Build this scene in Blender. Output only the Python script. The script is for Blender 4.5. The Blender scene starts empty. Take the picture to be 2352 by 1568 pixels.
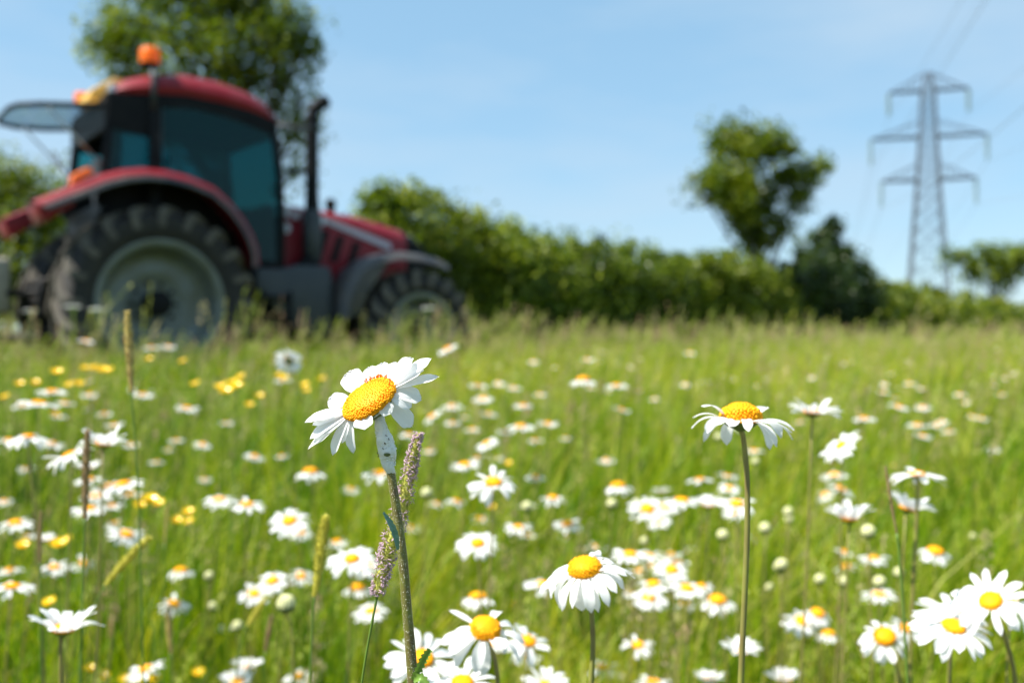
import bpy, math, random
import numpy as np
from mathutils import Vector, Matrix

rnd = random.Random(7)
RNG = np.random.default_rng(11)
S = bpy.context.scene
C = S.collection
PI = math.pi
def R(a): return math.radians(a)

# ------------------------------------------------------------------ camera, world, sun, exposure
H = 0.75                      # lens height above the meadow floor
FPX = 2287.0                  # focal length in pixels of a 2352 px wide picture
cam_d = bpy.data.cameras.new('camera')
cam = bpy.data.objects.new('camera', cam_d); C.objects.link(cam)
cam.location = (0, 0, H); cam.rotation_euler = (PI/2, 0, 0)
cam_d.sensor_width = 36; cam_d.lens = 35
cam_d.clip_start = 0.02; cam_d.clip_end = 3000
cam_d.dof.use_dof = True; cam_d.dof.focus_distance = 0.388; cam_d.dof.aperture_fstop = 8.8
S.camera = cam

SUN_EL, SUN_AZ = R(55), R(-108)          # azimuth from +Y towards +X
w = bpy.data.worlds.new('World'); S.world = w; w.use_nodes = True
nt = w.node_tree; nt.nodes.clear()
sky = nt.nodes.new('ShaderNodeTexSky'); sky.sky_type = 'NISHITA'; sky.sun_disc = False
sky.sun_elevation = SUN_EL; sky.sun_rotation = SUN_AZ; sky.air_density = 1.0; sky.dust_density = 0.2; sky.ozone_density = 1.0
bg = nt.nodes.new('ShaderNodeBackground'); bg.inputs[1].default_value = 0.10
wo = nt.nodes.new('ShaderNodeOutputWorld')
# thin high cirrus streaks, part of the sky itself
tc = nt.nodes.new('ShaderNodeTexCoord'); mp = nt.nodes.new('ShaderNodeMapping')
mp.inputs['Scale'].default_value = (1.6, 1.6, 6.0); mp.inputs['Rotation'].default_value = (0.15, 0.25, 0.4)
nz = nt.nodes.new('ShaderNodeTexNoise'); nz.inputs['Scale'].default_value = 1.7; nz.inputs['Detail'].default_value = 6; nz.inputs['Roughness'].default_value = 0.5
rp = nt.nodes.new('ShaderNodeMapRange'); rp.inputs[1].default_value = 0.40; rp.inputs[2].default_value = 0.72; rp.inputs[3].default_value = 0.0; rp.inputs[4].default_value = 0.62
mxs = nt.nodes.new('ShaderNodeMix'); mxs.data_type = 'RGBA'; mxs.inputs[7].default_value = (2.9, 3.6, 4.25, 1)
# summer haze evens the sky out towards a pale cyan blue
mxh = nt.nodes.new('ShaderNodeMix'); mxh.data_type = 'RGBA'; mxh.inputs[0].default_value = 0.66; mxh.inputs[7].default_value = (1.48, 2.76, 3.80, 1)
L = nt.links.new
L(tc.outputs['Generated'], mp.inputs[0]); L(mp.outputs[0], nz.inputs[0]); L(nz.outputs[0], rp.inputs[0]); L(rp.outputs[0], mxs.inputs[0])
L(sky.outputs[0], mxh.inputs[6]); L(mxh.outputs[2], mxs.inputs[6]); L(mxs.outputs[2], bg.inputs[0]); L(bg.outputs[0], wo.inputs[0])

sd = bpy.data.lights.new('sun', 'SUN'); sd.energy = 5.0; sd.angle = R(0.53); sd.color = (1.0, 0.955, 0.88)
sun = bpy.data.objects.new('sun', sd); C.objects.link(sun)
sdir = Vector((math.sin(SUN_AZ)*math.cos(SUN_EL), math.cos(SUN_AZ)*math.cos(SUN_EL), math.sin(SUN_EL)))
sun.rotation_euler = sdir.to_track_quat('Z', 'Y').to_euler()
S.view_settings.view_transform = 'Standard'; S.view_settings.look = 'None'
S.view_settings.exposure = 1.1; S.view_settings.gamma = 1

# ------------------------------------------------------------------ helpers
def at(px, py, d):
    return Vector(((px-1176)/FPX*d, d, H-(py-784)/FPX*d))
def gz(x, y):
    """height of the field: a gentle rise away from the lens"""
    t = np.clip((y-3.5)/6.0, 0, 1); t2 = np.clip((y-10)/15.0, 0, 1)
    return 0.19*t*t*(3-2*t) + 0.10*t2*t2*(3-2*t2)

def mat(name, col, rough=0.6, metal=0.0, noise=0.0, scale=8.0, col2=None, bump=0.0, bscale=60.0, transl=0.0, tcol=None,
        tint=None, spec=0.5, coat=0.0, emit=None):
    """procedural material; noise mixes col with col2; tint = list of colours picked by the 'tint' attribute"""
    m = bpy.data.materials.new(name); m.use_nodes = True
    n = m.node_tree; p = n.nodes['Principled BSDF']; out = n.nodes['Material Output']; k = n.links.new
    p.inputs['Roughness'].default_value = rough; p.inputs['Metallic'].default_value = metal
    p.inputs['Specular IOR Level'].default_value = spec; p.inputs['Coat Weight'].default_value = coat
    p.inputs['Base Color'].default_value = (*col, 1)
    src = None
    if tint:
        a = n.nodes.new('ShaderNodeAttribute'); a.attribute_name = 'tint'
        r = n.nodes.new('ShaderNodeValToRGB'); e = r.color_ramp.elements
        e[0].position = 0; e[0].color = (*tint[0], 1); e[1].position = 1; e[1].color = (*tint[-1], 1)
        for i, c in enumerate(tint[1:-1]):
            q = e.new((i+1)/(len(tint)-1)); q.color = (*c, 1)
        k(a.outputs['Fac'], r.inputs[0]); src = r.outputs[0]
    if col2:
        tx = n.nodes.new('ShaderNodeTexCoord'); z = n.nodes.new('ShaderNodeTexNoise')
        z.inputs['Scale'].default_value = scale; z.inputs['Detail'].default_value = 5
        mr = n.nodes.new('ShaderNodeMapRange'); mr.inputs[1].default_value = 0.5-0.22; mr.inputs[2].default_value = 0.5+0.22
        mr.inputs[4].default_value = noise if noise else 1.0
        x = n.nodes.new('ShaderNodeMix'); x.data_type = 'RGBA'
        x.inputs[6].default_value = (*col, 1); x.inputs[7].default_value = (*col2, 1)
        k(tx.outputs['Object'], z.inputs[0]); k(z.outputs[0], mr.inputs[0]); k(mr.outputs[0], x.inputs[0]); src = x.outputs[2]
    if src: k(src, p.inputs['Base Color'])
    if bump:
        tx = n.nodes.new('ShaderNodeTexCoord'); z = n.nodes.new('ShaderNodeTexNoise'); z.inputs['Scale'].default_value = bscale
        b = n.nodes.new('ShaderNodeBump'); b.inputs['Strength'].default_value = bump; b.inputs['Distance'].default_value = 0.3/bscale
        k(tx.outputs['Object'], z.inputs[0]); k(z.outputs[0], b.inputs['Height']); k(b.outputs[0], p.inputs['Normal'])
    if transl:
        t = n.nodes.new('ShaderNodeBsdfTranslucent'); ms = n.nodes.new('ShaderNodeMixShader'); ms.inputs[0].default_value = transl
        t.inputs[0].default_value = (*(tcol or col), 1)
        if src and not tcol: k(src, t.inputs[0])
        elif src and tcol:
            g = n.nodes.new('ShaderNodeMix'); g.data_type = 'RGBA'; g.blend_type = 'MULTIPLY'; g.inputs[0].default_value = 1
            g.inputs[7].default_value = (*tcol, 1); k(src, g.inputs[6]); k(g.outputs[2], t.inputs[0])
        k(p.outputs[0], ms.inputs[1]); k(t.outputs[0], ms.inputs[2]); k(ms.outputs[0], out.inputs[0])
    return m

class MB:
    """collects shapes into one mesh"""
    def __init__(s): s.v = []; s.f = []; s.mi = []; s.n = 0; s.t = []
    def add(s, V, F, m=0, tint=0.0):
        V = [tuple(p) for p in V]; s.v += V; s.f += [tuple(i+s.n for i in q) for q in F]; s.mi += [m]*len(F)
        s.t += [tint]*len(V) if not isinstance(tint, list) else tint
        s.n += len(V)
    def box(s, a, b, M=None, m=0):
        V = [Vector((x, y, z)) for x in (a[0], b[0]) for y in (a[1], b[1]) for z in (a[2], b[2])]
        if M: V = [M @ p for p in V]
        s.add(V, [(0,1,3,2),(4,6,7,5),(0,4,5,1),(2,3,7,6),(0,2,6,4),(1,5,7,3)], m)
    def prism(s, pts, y0, y1, m=0):
        """outline in (x, z) extruded along y"""
        n = len(pts); V = [(p[0], y0, p[1]) for p in pts] + [(p[0], y1, p[1]) for p in pts]
        s.add(V, [tuple(range(n)), tuple(range(2*n-1, n-1, -1))] + [(i, i+n, (i+1) % n+n, (i+1) % n) for i in range(n)], m)
    def tube(s, path, rad, k=8, m=0, caps=True, tint=0.0):
        path = [Vector(p) for p in path]; n = len(path)
        if not hasattr(rad, '__len__'): rad = [rad]*n
        V = []; ref = Vector((0.31, 0.2, 0.93))
        T0 = (path[-1]-path[0]).normalized()
        if abs(T0.dot(ref)) > 0.9: ref = Vector((0.9, 0.3, 0.1))
        for i, p in enumerate(path):
            T = (path[min(i+1, n-1)]-path[max(i-1, 0)]).normalized()
            A = T.cross(ref).normalized(); B = T.cross(A).normalized()
            for j in range(k):
                a = 2*PI*j/k; V.append(p+(A*math.cos(a)+B*math.sin(a))*rad[i])
        F = [(i*k+j, i*k+(j+1) % k, (i+1)*k+(j+1) % k, (i+1)*k+j) for i in range(n-1) for j in range(k)]
        if caps: F += [tuple(range(k-1, -1, -1)), tuple(range((n-1)*k, n*k))]
        s.add(V, F, m, tint)
    def lathe(s, prof, k=32, axis='z', m=0, M=None):
        """profile of (radius, height) turned about an axis"""
        V = []
        for r, h in prof:
            for j in range(k):
                a = 2*PI*j/k; c, d = r*math.cos(a), r*math.sin(a)
                p = Vector((c, d, h)) if axis == 'z' else Vector((c, h, d))
                V.append(M @ p if M else p)
        n = len(prof)
        s.add(V, [(i*k+j, i*k+(j+1) % k, (i+1)*k+(j+1) % k, (i+1)*k+j) for i in range(n-1) for j in range(k)], m)
    def grid(s, P, m=0):
        """rows of points"""
        a = len(P); b = len(P[0]); V = [q for r in P for q in r]
        s.add(V, [(i*b+j, i*b+j+1, (i+1)*b+j+1, (i+1)*b+j) for i in range(a-1) for j in range(b-1)], m)
    def mesh(s, name, mats, smooth=True):
        me = bpy.data.meshes.new(name); me.from_pydata(s.v, [], s.f)
        for q in (mats if isinstance(mats, (list, tuple)) else [mats]): me.materials.append(q)
        if any(s.mi): me.polygons.foreach_set('material_index', s.mi)
        if smooth: me.polygons.foreach_set('use_smooth', [True]*len(s.f))
        if any(s.t):
            at_ = me.attributes.new('tint', 'FLOAT', 'POINT'); at_.data.foreach_set('value', s.t)
        me.update(); return me
    def build(s, name, mats, parent=None, smooth=True, bevel=0.0, angle=None):
        o = bpy.data.objects.new(name, s.mesh(name, mats, smooth)); C.objects.link(o)
        if parent: o.parent = parent
        if bevel:
            b = o.modifiers.new('bevel', 'BEVEL'); b.width = bevel; b.segments = 2; b.limit_method = 'ANGLE'; b.angle_limit = R(40)
        if angle and smooth:
            me = o.data; me.shade_flat() if False else None
            try: me.set_sharp_from_angle(angle=R(angle))
            except Exception: pass
        return o

def link_obj(name, me, parent=None, loc=None, rot=None, scale=None, M=None):
    o = bpy.data.objects.new(name, me); C.objects.link(o)
    if parent: o.parent = parent
    if M is not None: o.matrix_local = M
    else:
        if loc is not None: o.location = loc
        if rot is not None: o.rotation_euler = rot
        if scale is not None: o.scale = scale
    return o
def thing(name, label, cat, loc=(0, 0, 0), rotz=0.0, group=None):
    o = bpy.data.objects.new(name, None); C.objects.link(o); o.location = loc; o.rotation_euler = (0, 0, rotz)
    o.empty_display_size = 0.05
    return tag(o, label, cat, group)
def tag(o, label, cat=None, group=None, kind=None):
    o['label'] = label
    if cat: o['category'] = cat
    if group: o['group'] = group
    if kind: o['kind'] = kind
    return o

def np_mesh(name, V, F, mats, tint=None, smooth=False):
    """fast mesh from arrays: V (n,3), F (m,4) or (m,3)"""
    me = bpy.data.meshes.new(name); k = F.shape[1]
    me.vertices.add(len(V)); me.vertices.foreach_set('co', V.astype(np.float32).ravel())
    me.loops.add(F.size); me.loops.foreach_set('vertex_index', F.astype(np.int32).ravel())
    me.polygons.add(len(F)); me.polygons.foreach_set('loop_start', np.arange(0, F.size, k, dtype=np.int32))
    try: me.polygons.foreach_set('loop_total', np.full(len(F), k, dtype=np.int32))
    except Exception: pass
    me.materials.append(mats)
    if tint is not None:
        a = me.attributes.new('tint', 'FLOAT', 'POINT'); a.data.foreach_set('value', tint.astype(np.float32).ravel())
    if smooth: me.polygons.foreach_set('use_smooth', np.ones(len(F), dtype=bool))
    me.update(calc_edges=True); me.validate()
    return me

def to_ground(pts):
    """continue a stem in its own direction, then let it straighten down to z = 0"""
    pts = [Vector(p) for p in pts]; d_ = (pts[-1]-pts[-2]).normalized(); step = (pts[-1]-pts[-2]).length
    if pts[-1].z < 0.03: return pts
    while pts[-1].z > 0.0 and len(pts) < 40:
        step *= 1.35; d_ = (d_+Vector((0, 0, -0.35))).normalized(); q = pts[-1]+d_*step
        if q.z <= 0.0: q = pts[-1]+d_*(pts[-1].z/max(1e-3, -d_.z))
        pts.append(q)
        if q.z <= 1e-4: break
    return pts
def spline(P, n=8):
    """Catmull-Rom through points"""
    P = [Vector(p) for p in P]; Q = [P[0]*2-P[1]] + P + [P[-1]*2-P[-2]]; out = []
    for i in range(1, len(Q)-2):
        for j in range(n):
            t = j/n; a, b, c, d = Q[i-1], Q[i], Q[i+1], Q[i+2]
            out.append(0.5*((2*b)+(c-a)*t+(2*a-5*b+4*c-d)*t*t+(3*b-a-3*c+d)*t**3))
    out.append(P[-1]); return out

def lownoise(x, y, s, seed=0):
    r = np.random.default_rng(seed); o = np.zeros_like(x)
    for i in range(9):
        a = r.uniform(0, 2*PI); f = s*r.uniform(0.5, 2.2); o += np.sin((x*np.cos(a)+y*np.sin(a))*f + r.uniform(0, 6.28))
    return o/4.0

# ------------------------------------------------------------------ materials
M_PETAL = mat('petal_white', (0.90, 0.90, 0.90), 0.55, transl=0.46, tcol=(0.95, 0.95, 0.94), spec=0.3, bump=0.15, bscale=900)
M_DISC = mat('floret_yellow', (0.86, 0.40, 0.004), 0.6, col2=(0.88, 0.30, 0.002), scale=190, noise=1.0, bump=0.5, bscale=1400, spec=0.2)
M_DISCF = mat('floret_orange', (0.90, 0.42, 0.003), 0.6, col2=(0.86, 0.33, 0.002), scale=160, noise=0.9, bump=0.8, bscale=900, spec=0.2)
M_STAMEN = mat('stamen_orange', (0.80, 0.20, 0.004), 0.6)
M_CALYX = mat('bract_green', (0.14, 0.20, 0.04), 0.6, col2=(0.06, 0.05, 0.02), scale=300, noise=0.6, transl=0.15)
M_STEM = mat('stem_green', (0.25, 0.26, 0.05), 0.5, col2=(0.17, 0.11, 0.05), scale=60, noise=0.8, transl=0.1)
M_HSTEM = mat('stem_ribbed', (0.17, 0.19, 0.03), 0.45, col2=(0.10, 0.045, 0.03), scale=130, noise=0.9, bump=0.4, bscale=900)
M_HAIR = mat('stem_hair', (0.75, 0.76, 0.66), 0.4, transl=0.4)
M_LEAFB = mat('leaf_bluish', (0.09, 0.21, 0.15), 0.35, col2=(0.22, 0.38, 0.32), scale=900, noise=0.8, bump=0.3, bscale=1500)
M_LEAFG = mat('leaf_toothed', (0.20, 0.34, 0.05), 0.4, col2=(0.11, 0.20, 0.03), scale=500, noise=0.9, transl=0.2)
M_BUD = mat('bud_cream', (0.74, 0.72, 0.42), 0.6, col2=(0.50, 0.52, 0.20), scale=500, noise=0.8, transl=0.1)
M_BUTTER = mat('buttercup_yellow', (0.88, 0.62, 0.006), 0.25, transl=0.25, tcol=(0.9, 0.62, 0.01), spec=0.7)
M_GREEN = mat('thin_stem', (0.13, 0.22, 0.03), 0.5, transl=0.2)
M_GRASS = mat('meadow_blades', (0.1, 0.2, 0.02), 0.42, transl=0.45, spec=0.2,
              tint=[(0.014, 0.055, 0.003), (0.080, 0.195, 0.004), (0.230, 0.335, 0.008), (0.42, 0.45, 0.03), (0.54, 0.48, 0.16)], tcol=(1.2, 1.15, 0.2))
M_SEED = mat('seed_heads', (0.3, 0.25, 0.12), 0.6, transl=0.35,
             tint=[(0.26, 0.35, 0.03), (0.38, 0.42, 0.06), (0.44, 0.41, 0.17), (0.46, 0.36, 0.19), (0.38, 0.22, 0.14)])

# ------------------------------------------------------------------ ground
g_xs = np.concatenate([-np.geomspace(900, 12, 14), np.linspace(-10, 10, 21), np.geomspace(12, 900, 14)])
g_ys = np.concatenate([[-600, -60, -10, -2], np.linspace(0, 30, 31), np.geomspace(34, 1600, 18)])
X, Y = np.meshgrid(g_xs, g_ys); Z = gz(X, Y)+0.015*lownoise(X, Y, 1.3, 3)*np.exp(-np.abs(X)/40)
V = np.stack([X.ravel(), Y.ravel(), Z.ravel()], 1); nx, ny = len(g_xs), len(g_ys)
I = (np.arange(ny-1)[:, None]*nx+np.arange(nx-1)[None, :]).ravel(); F = np.stack([I, I+1, I+nx+1, I+nx], 1)
M_GROUND = mat('ground_turf', (0.035, 0.050, 0.010), 0.95, col2=(0.070, 0.080, 0.020), scale=3.0, noise=1.0, bump=0.5, bscale=30)
o = link_obj('ground', np_mesh('ground', V, F, M_GROUND, smooth=True)); o['kind'] = 'structure'

# ------------------------------------------------------------------ meadow grass (uncountable)
def wedge(n, y0, y1, power=1.0, mx=0.6):
    y = y0+(y1-y0)*RNG.random(n)**power; hw = 0.56*y+mx
    return (RNG.random(n)*2-1)*hw, y
def near_tractor(x, y):
    """inside the tractor's wheels and belly"""
    c, s_ = math.cos(TH), math.sin(TH); dx, dy = x-TO[0], y-TO[1]
    u = dx*c+dy*s_; v = dx*s_-dy*c
    return (np.abs(v) < 1.15) & (u > -1.05) & (u < 3.8)
TH = R(36); TO = (-4.057, 10.619, 0.185)

def blades(x, y, h, wd, lean, ldir, face, tint, seg=3):
    n = len(x); z0 = gz(x, y)-0.01; ts = np.linspace(0, 1, seg+1); V = np.zeros((n, 2*(seg+1), 3)); T = np.zeros((n, 2*(seg+1)))
    sx, sy = np.cos(face), np.sin(face)
    for i, t in enumerate(ts):
        off = lean*h*t**1.9; zz = z0+h*t*(1-0.18*lean*t)
        ww = wd*0.5*(1-t)**0.6 if i < seg else wd*0.04
        ww = ww*(0.75+0.5*t*(1-t)*2)
        cx, cy = x+np.cos(ldir)*off, y+np.sin(ldir)*off
        V[:, 2*i, 0] = cx-sx*ww; V[:, 2*i, 1] = cy-sy*ww; V[:, 2*i, 2] = zz
        V[:, 2*i+1, 0] = cx+sx*ww; V[:, 2*i+1, 1] = cy+sy*ww; V[:, 2*i+1, 2] = zz
        T[:, 2*i] = T[:, 2*i+1] = tint
    base = (np.arange(n)*2*(seg+1))[:, None]
    F = np.concatenate([np.stack([base[:, 0]+2*i, base[:, 0]+2*i+1, base[:, 0]+2*i+3, base[:, 0]+2*i+2], 1) for i in range(seg)])
    return V.reshape(-1, 3), F, T.ravel()

Vs, Fs, Ts, off = [], [], [], 0
# y range, tufts, blades per tuft, blade width, tuft radius, mean height, spread
BANDS = [(0.95, 2.3, 620, 20, 0.0048, 0.028, 0.30, 0.10), (2.1, 4.6, 1700, 17, 0.0078, 0.045, 0.33, 0.11), (4.3, 9.5, 3300, 13, 0.013, 0.07, 0.37, 0.12),
         (9.0, 22, 5200, 10, 0.024, 0.09, 0.40, 0.12), (21, 70, 5000, 8, 0.07, 0.25, 0.42, 0.12)]
for (y0, y1, nt_, nb, wd, tr_, hm, hs) in BANDS:
    x0, yy0 = wedge(nt_, y0, y1, 0.75)
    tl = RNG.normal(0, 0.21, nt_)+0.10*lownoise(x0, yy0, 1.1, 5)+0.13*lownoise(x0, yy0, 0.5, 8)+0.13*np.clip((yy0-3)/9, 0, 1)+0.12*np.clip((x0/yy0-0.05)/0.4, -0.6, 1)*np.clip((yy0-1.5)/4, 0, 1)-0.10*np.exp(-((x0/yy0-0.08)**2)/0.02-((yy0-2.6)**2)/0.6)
    tl = np.where(RNG.random(nt_) < 0.07, 0.45, tl); th_ = np.clip(RNG.normal(1, 0.30, nt_)*(1+0.12*lownoise(x0, yy0, 1.1, 6)), 0.4, 1.6); td = RNG.normal(0.15, 1.0, nt_); tlean = np.abs(RNG.normal(0.28, 0.2, nt_))
    i_ = np.repeat(np.arange(nt_), nb); n = len(i_); x = x0[i_]+RNG.normal(0, tr_, n); y = yy0[i_]+RNG.normal(0, tr_, n)
    h = np.clip(RNG.normal(hm, hs*0.6, n)*th_[i_], 0.08, 0.64)
    h = np.where(y < 2.4, np.minimum(h, 0.50+0.06*RNG.random(n)), h); h = np.where(y < 1.6, np.minimum(h, 0.24+0.14*y/1.6), h)
    face = np.where(RNG.random(n) < 0.65, RNG.normal(0, 0.6, n), RNG.random(n)*PI)
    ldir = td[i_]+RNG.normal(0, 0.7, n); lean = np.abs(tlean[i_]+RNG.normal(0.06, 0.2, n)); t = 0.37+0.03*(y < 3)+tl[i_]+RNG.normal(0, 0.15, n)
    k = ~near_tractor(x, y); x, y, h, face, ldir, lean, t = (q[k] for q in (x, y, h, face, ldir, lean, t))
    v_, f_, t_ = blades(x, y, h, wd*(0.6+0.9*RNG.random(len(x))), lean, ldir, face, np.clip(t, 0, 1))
    Vs.append(v_); Fs.append(f_+off); Ts.append(t_); off += len(v_)
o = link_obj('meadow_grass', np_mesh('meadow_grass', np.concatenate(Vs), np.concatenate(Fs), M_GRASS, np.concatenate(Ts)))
tag(o, 'dense green and straw coloured grass filling the whole meadow', 'grass', kind='stuff')

# seed-bearing grass tops: thin stalk + narrow panicle of tiny spikelets
Vs, Fs, Ts, off = [], [], [], 0
def seedheads(x, y, h, ph, pw, nsp, sw, lean, ldir, tint, stalk):
    global off
    n = len(x)
    v_, f_, t_ = blades(x, y, h, np.full(n, stalk), lean, ldir, RNG.normal(0, 0.3, n), np.full(n, 0.12), 3)
    Vs.append(v_); Fs.append(f_+off); Ts.append(t_); off += len(v_)
    m = n*nsp; r = lambda a: np.repeat(a, nsp)
    q = RNG.random(m); tt = 1-r(ph/h)*q
    L_ = r(lean); H_ = r(h)
    cx = r(x)+np.cos(r(ldir))*L_*H_*tt**1.9; cy = r(y)+np.sin(r(ldir))*L_*H_*tt**1.9
    cz = gz(r(x), r(y))-0.01+H_*tt*(1-0.18*L_*tt)
    rad = r(pw)*np.sin(PI*np.clip(q*0.9+0.08, 0, 1))*RNG.random(m)**0.6; a = RNG.random(m)*2*PI
    cx = cx+np.cos(a)*rad; cy = cy+np.sin(a)*rad
    ln = sw*(1.2+1.6*RNG.random(m)); wdt = sw*(0.35+0.3*RNG.random(m)); fa = RNG.random(m)*PI; tl = RNG.normal(0, 0.5, m)
    P = np.zeros((m, 4, 3))
    ux, uy, uz = np.cos(a)*np.sin(tl), np.sin(a)*np.sin(tl), np.cos(tl); sx, sy = np.cos(fa), np.sin(fa)
    P[:, 0] = np.stack([cx-ux*ln/2, cy-uy*ln/2, cz-uz*ln/2], 1); P[:, 2] = np.stack([cx+ux*ln/2, cy+uy*ln/2, cz+uz*ln/2], 1)
    P[:, 1] = np.stack([cx+sx*wdt, cy+sy*wdt, cz], 1); P[:, 3] = np.stack([cx-sx*wdt, cy-sy*wdt, cz], 1)
    Vs.append(P.reshape(-1, 3)); Fs.append(np.arange(m*4).reshape(-1, 4)+off); off += 4*m
    Ts.append(np.repeat(np.clip(r(tint)+RNG.normal(0, 0.08, m), 0, 1), 4))
for (y0, y1, n, hm, hs, nsp, sw, st) in [(1.2, 3.2, 760, 0.36, 0.07, 40, 0.0046, 0.0020), (3.0, 6.0, 2300, 0.45, 0.09, 26, 0.008, 0.0036),
                                         (6.0, 10.0, 2200, 0.54, 0.10, 24, 0.009, 0.005), (9.5, 20, 3400, 0.66, 0.13, 16, 0.017, 0.01), (19, 65, 3600, 0.66, 0.12, 9, 0.05, 0.03)]:
    x, y = wedge(n, y0, y1, 0.8)
    h = np.clip(RNG.normal(hm, hs, n), 0.25, 0.98)
    k = ~near_tractor(x, y); x, y, h = x[k], y[k], h[k]; n = len(x)
    seedheads(x, y, h, h*RNG.uniform(0.16, 0.30, n), RNG.uniform(0.008, 0.022, n)*(1+y/30), nsp, sw, np.abs(RNG.normal(0.16, 0.12, n)),
              RNG.normal(0.2, 1.2, n), np.clip(RNG.random(n)**(2.2 if y0 < 5 else 1.2), 0, 1), st)
# tall tufts in front of the wheels and the hedge foot
for (px, d, hh, cnt, spread) in [(100, 7.2, 0.86, 26, 0.30), (235, 7.6, 0.95, 12, 0.18), (510, 7.8, 0.98, 12, 0.15), (555, 7.6, 0.86, 16, 0.16), (690, 8.0, 0.72, 14, 0.25),
                                 (870, 8.6, 0.74, 24, 0.35), (985, 8.2, 0.80, 30, 0.30), (1090, 8.8, 0.92, 34, 0.35), (1200, 9.5, 0.85, 30, 0.5),
                                 (1330, 10.5, 0.86, 44, 0.7), (1500, 11.5, 0.84, 44, 0.8), (1700, 12, 0.86, 50, 1.0), (1950, 13, 0.80, 50, 1.2), (2200, 15, 0.80, 50, 1.4)]:
    x = (px-1176)/FPX*d+RNG.normal(0, spread, cnt); y = d+RNG.normal(0, 0.35, cnt); h = np.clip(RNG.normal(hh-0.08, 0.12, cnt), 0.3, 1.15)
    seedheads(x, y, h, h*RNG.uniform(0.18, 0.34, cnt), RNG.uniform(0.008, 0.020, cnt), 26, 0.013, np.abs(RNG.normal(0.24, 0.15, cnt)), RNG.normal(0.3, 1.0, cnt),
              np.clip(RNG.random(cnt), 0, 1), 0.005)
o = link_obj('grass_seed_heads', np_mesh('grass_seed_heads', np.concatenate(Vs), np.concatenate(Fs), M_SEED, np.concatenate(Ts)))
tag(o, 'straw and pinkish seed heads standing above the meadow grass', 'grass', kind='stuff')

# ------------------------------------------------------------------ leafy plants: hedge, trees
def leaves(blobs, n, size, clump=0.28, seed=1, shell=0.55, squash=1.0, tint0=0.45):
    """leaf-sized bent quads gathered in clumps through ellipsoid blobs; blobs = (centre, (rx,ry,rz))"""
    r = np.random.default_rng(seed); B = np.array([[*c, *q] for c, q in blobs]); vol = np.prod(B[:, 3:], axis=1)**0.8; vol /= vol.sum()
    nc = max(8, int(n/38)); bi = r.choice(len(B), nc, p=vol)
    d = r.normal(size=(nc, 3)); d /= np.linalg.norm(d, axis=1)[:, None]; rad = shell+(1.0-shell)*r.random(nc); rad = np.where(r.random(nc) < 0.22, r.random(nc)*shell, rad)
    cc = B[bi, :3]+d*B[bi, 3:]*rad[:, None]; ct = r.normal(0, 0.22, nc); cs = clump*(0.5+r.random(nc))
    ci = r.integers(0, nc, n); off_ = r.normal(size=(n, 3)); off_ *= np.minimum(1, 1.7/np.linalg.norm(off_, axis=1))[:, None]; off_ *= cs[ci][:, None]*0.55; off_[:, 2] *= squash
    p = cc[ci]+off_
    nrm = r.normal(size=(n, 3)); nrm[:, 2] += 0.9; nrm /= np.linalg.norm(nrm, axis=1)[:, None]
    a = np.cross(nrm, r.normal(size=(n, 3))); a /= np.linalg.norm(a, axis=1)[:, None]; b = np.cross(nrm, a)
    s_ = (size*(0.6+0.8*r.random(n)))[:, None]
    P = np.stack([p-a*s_*0.6, p+b*s_*0.34+nrm*s_*0.06, p+a*s_*0.6-nrm*s_*0.08, p-b*s_*0.34+nrm*s_*0.06], 1)
    T = np.clip(tint0+ct[ci]+r.normal(0, 0.12, n), 0, 1)
    return P.reshape(-1, 3), np.arange(4*n).reshape(-1, 4), np.repeat(T, 4)
def leaf_mat(name, ramp, transl=0.38): return mat(name, (0.06, 0.1, 0.02), 0.42, transl=transl, tint=ramp, tcol=(1.1, 1.2, 0.4), spec=0.35)
M_HEDGE = leaf_mat('hawthorn_leaves', [(0.026, 0.050, 0.004), (0.072, 0.122, 0.007), (0.160, 0.215, 0.011), (0.32, 0.36, 0.035)])
M_HEDGEY = leaf_mat('hedge_leaves_yellowish', [(0.035, 0.060, 0.005), (0.095, 0.140, 0.008), (0.20, 0.245, 0.015), (0.38, 0.39, 0.05)])
M_DARKL = leaf_mat('elder_leaves', [(0.012, 0.028, 0.007), (0.026, 0.052, 0.010), (0.045, 0.080, 0.012), (0.09, 0.13, 0.025)], 0.3)
M_TREEL = leaf_mat('tree_leaves', [(0.035, 0.065, 0.005), (0.090, 0.140, 0.007), (0.170, 0.215, 0.010), (0.30, 0.31, 0.02)], 0.42)
M_BARK = mat('bark', (0.10, 0.08, 0.055), 0.9, col2=(0.045, 0.036, 0.026), scale=9, noise=1.0, bump=0.6, bscale=25)

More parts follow.
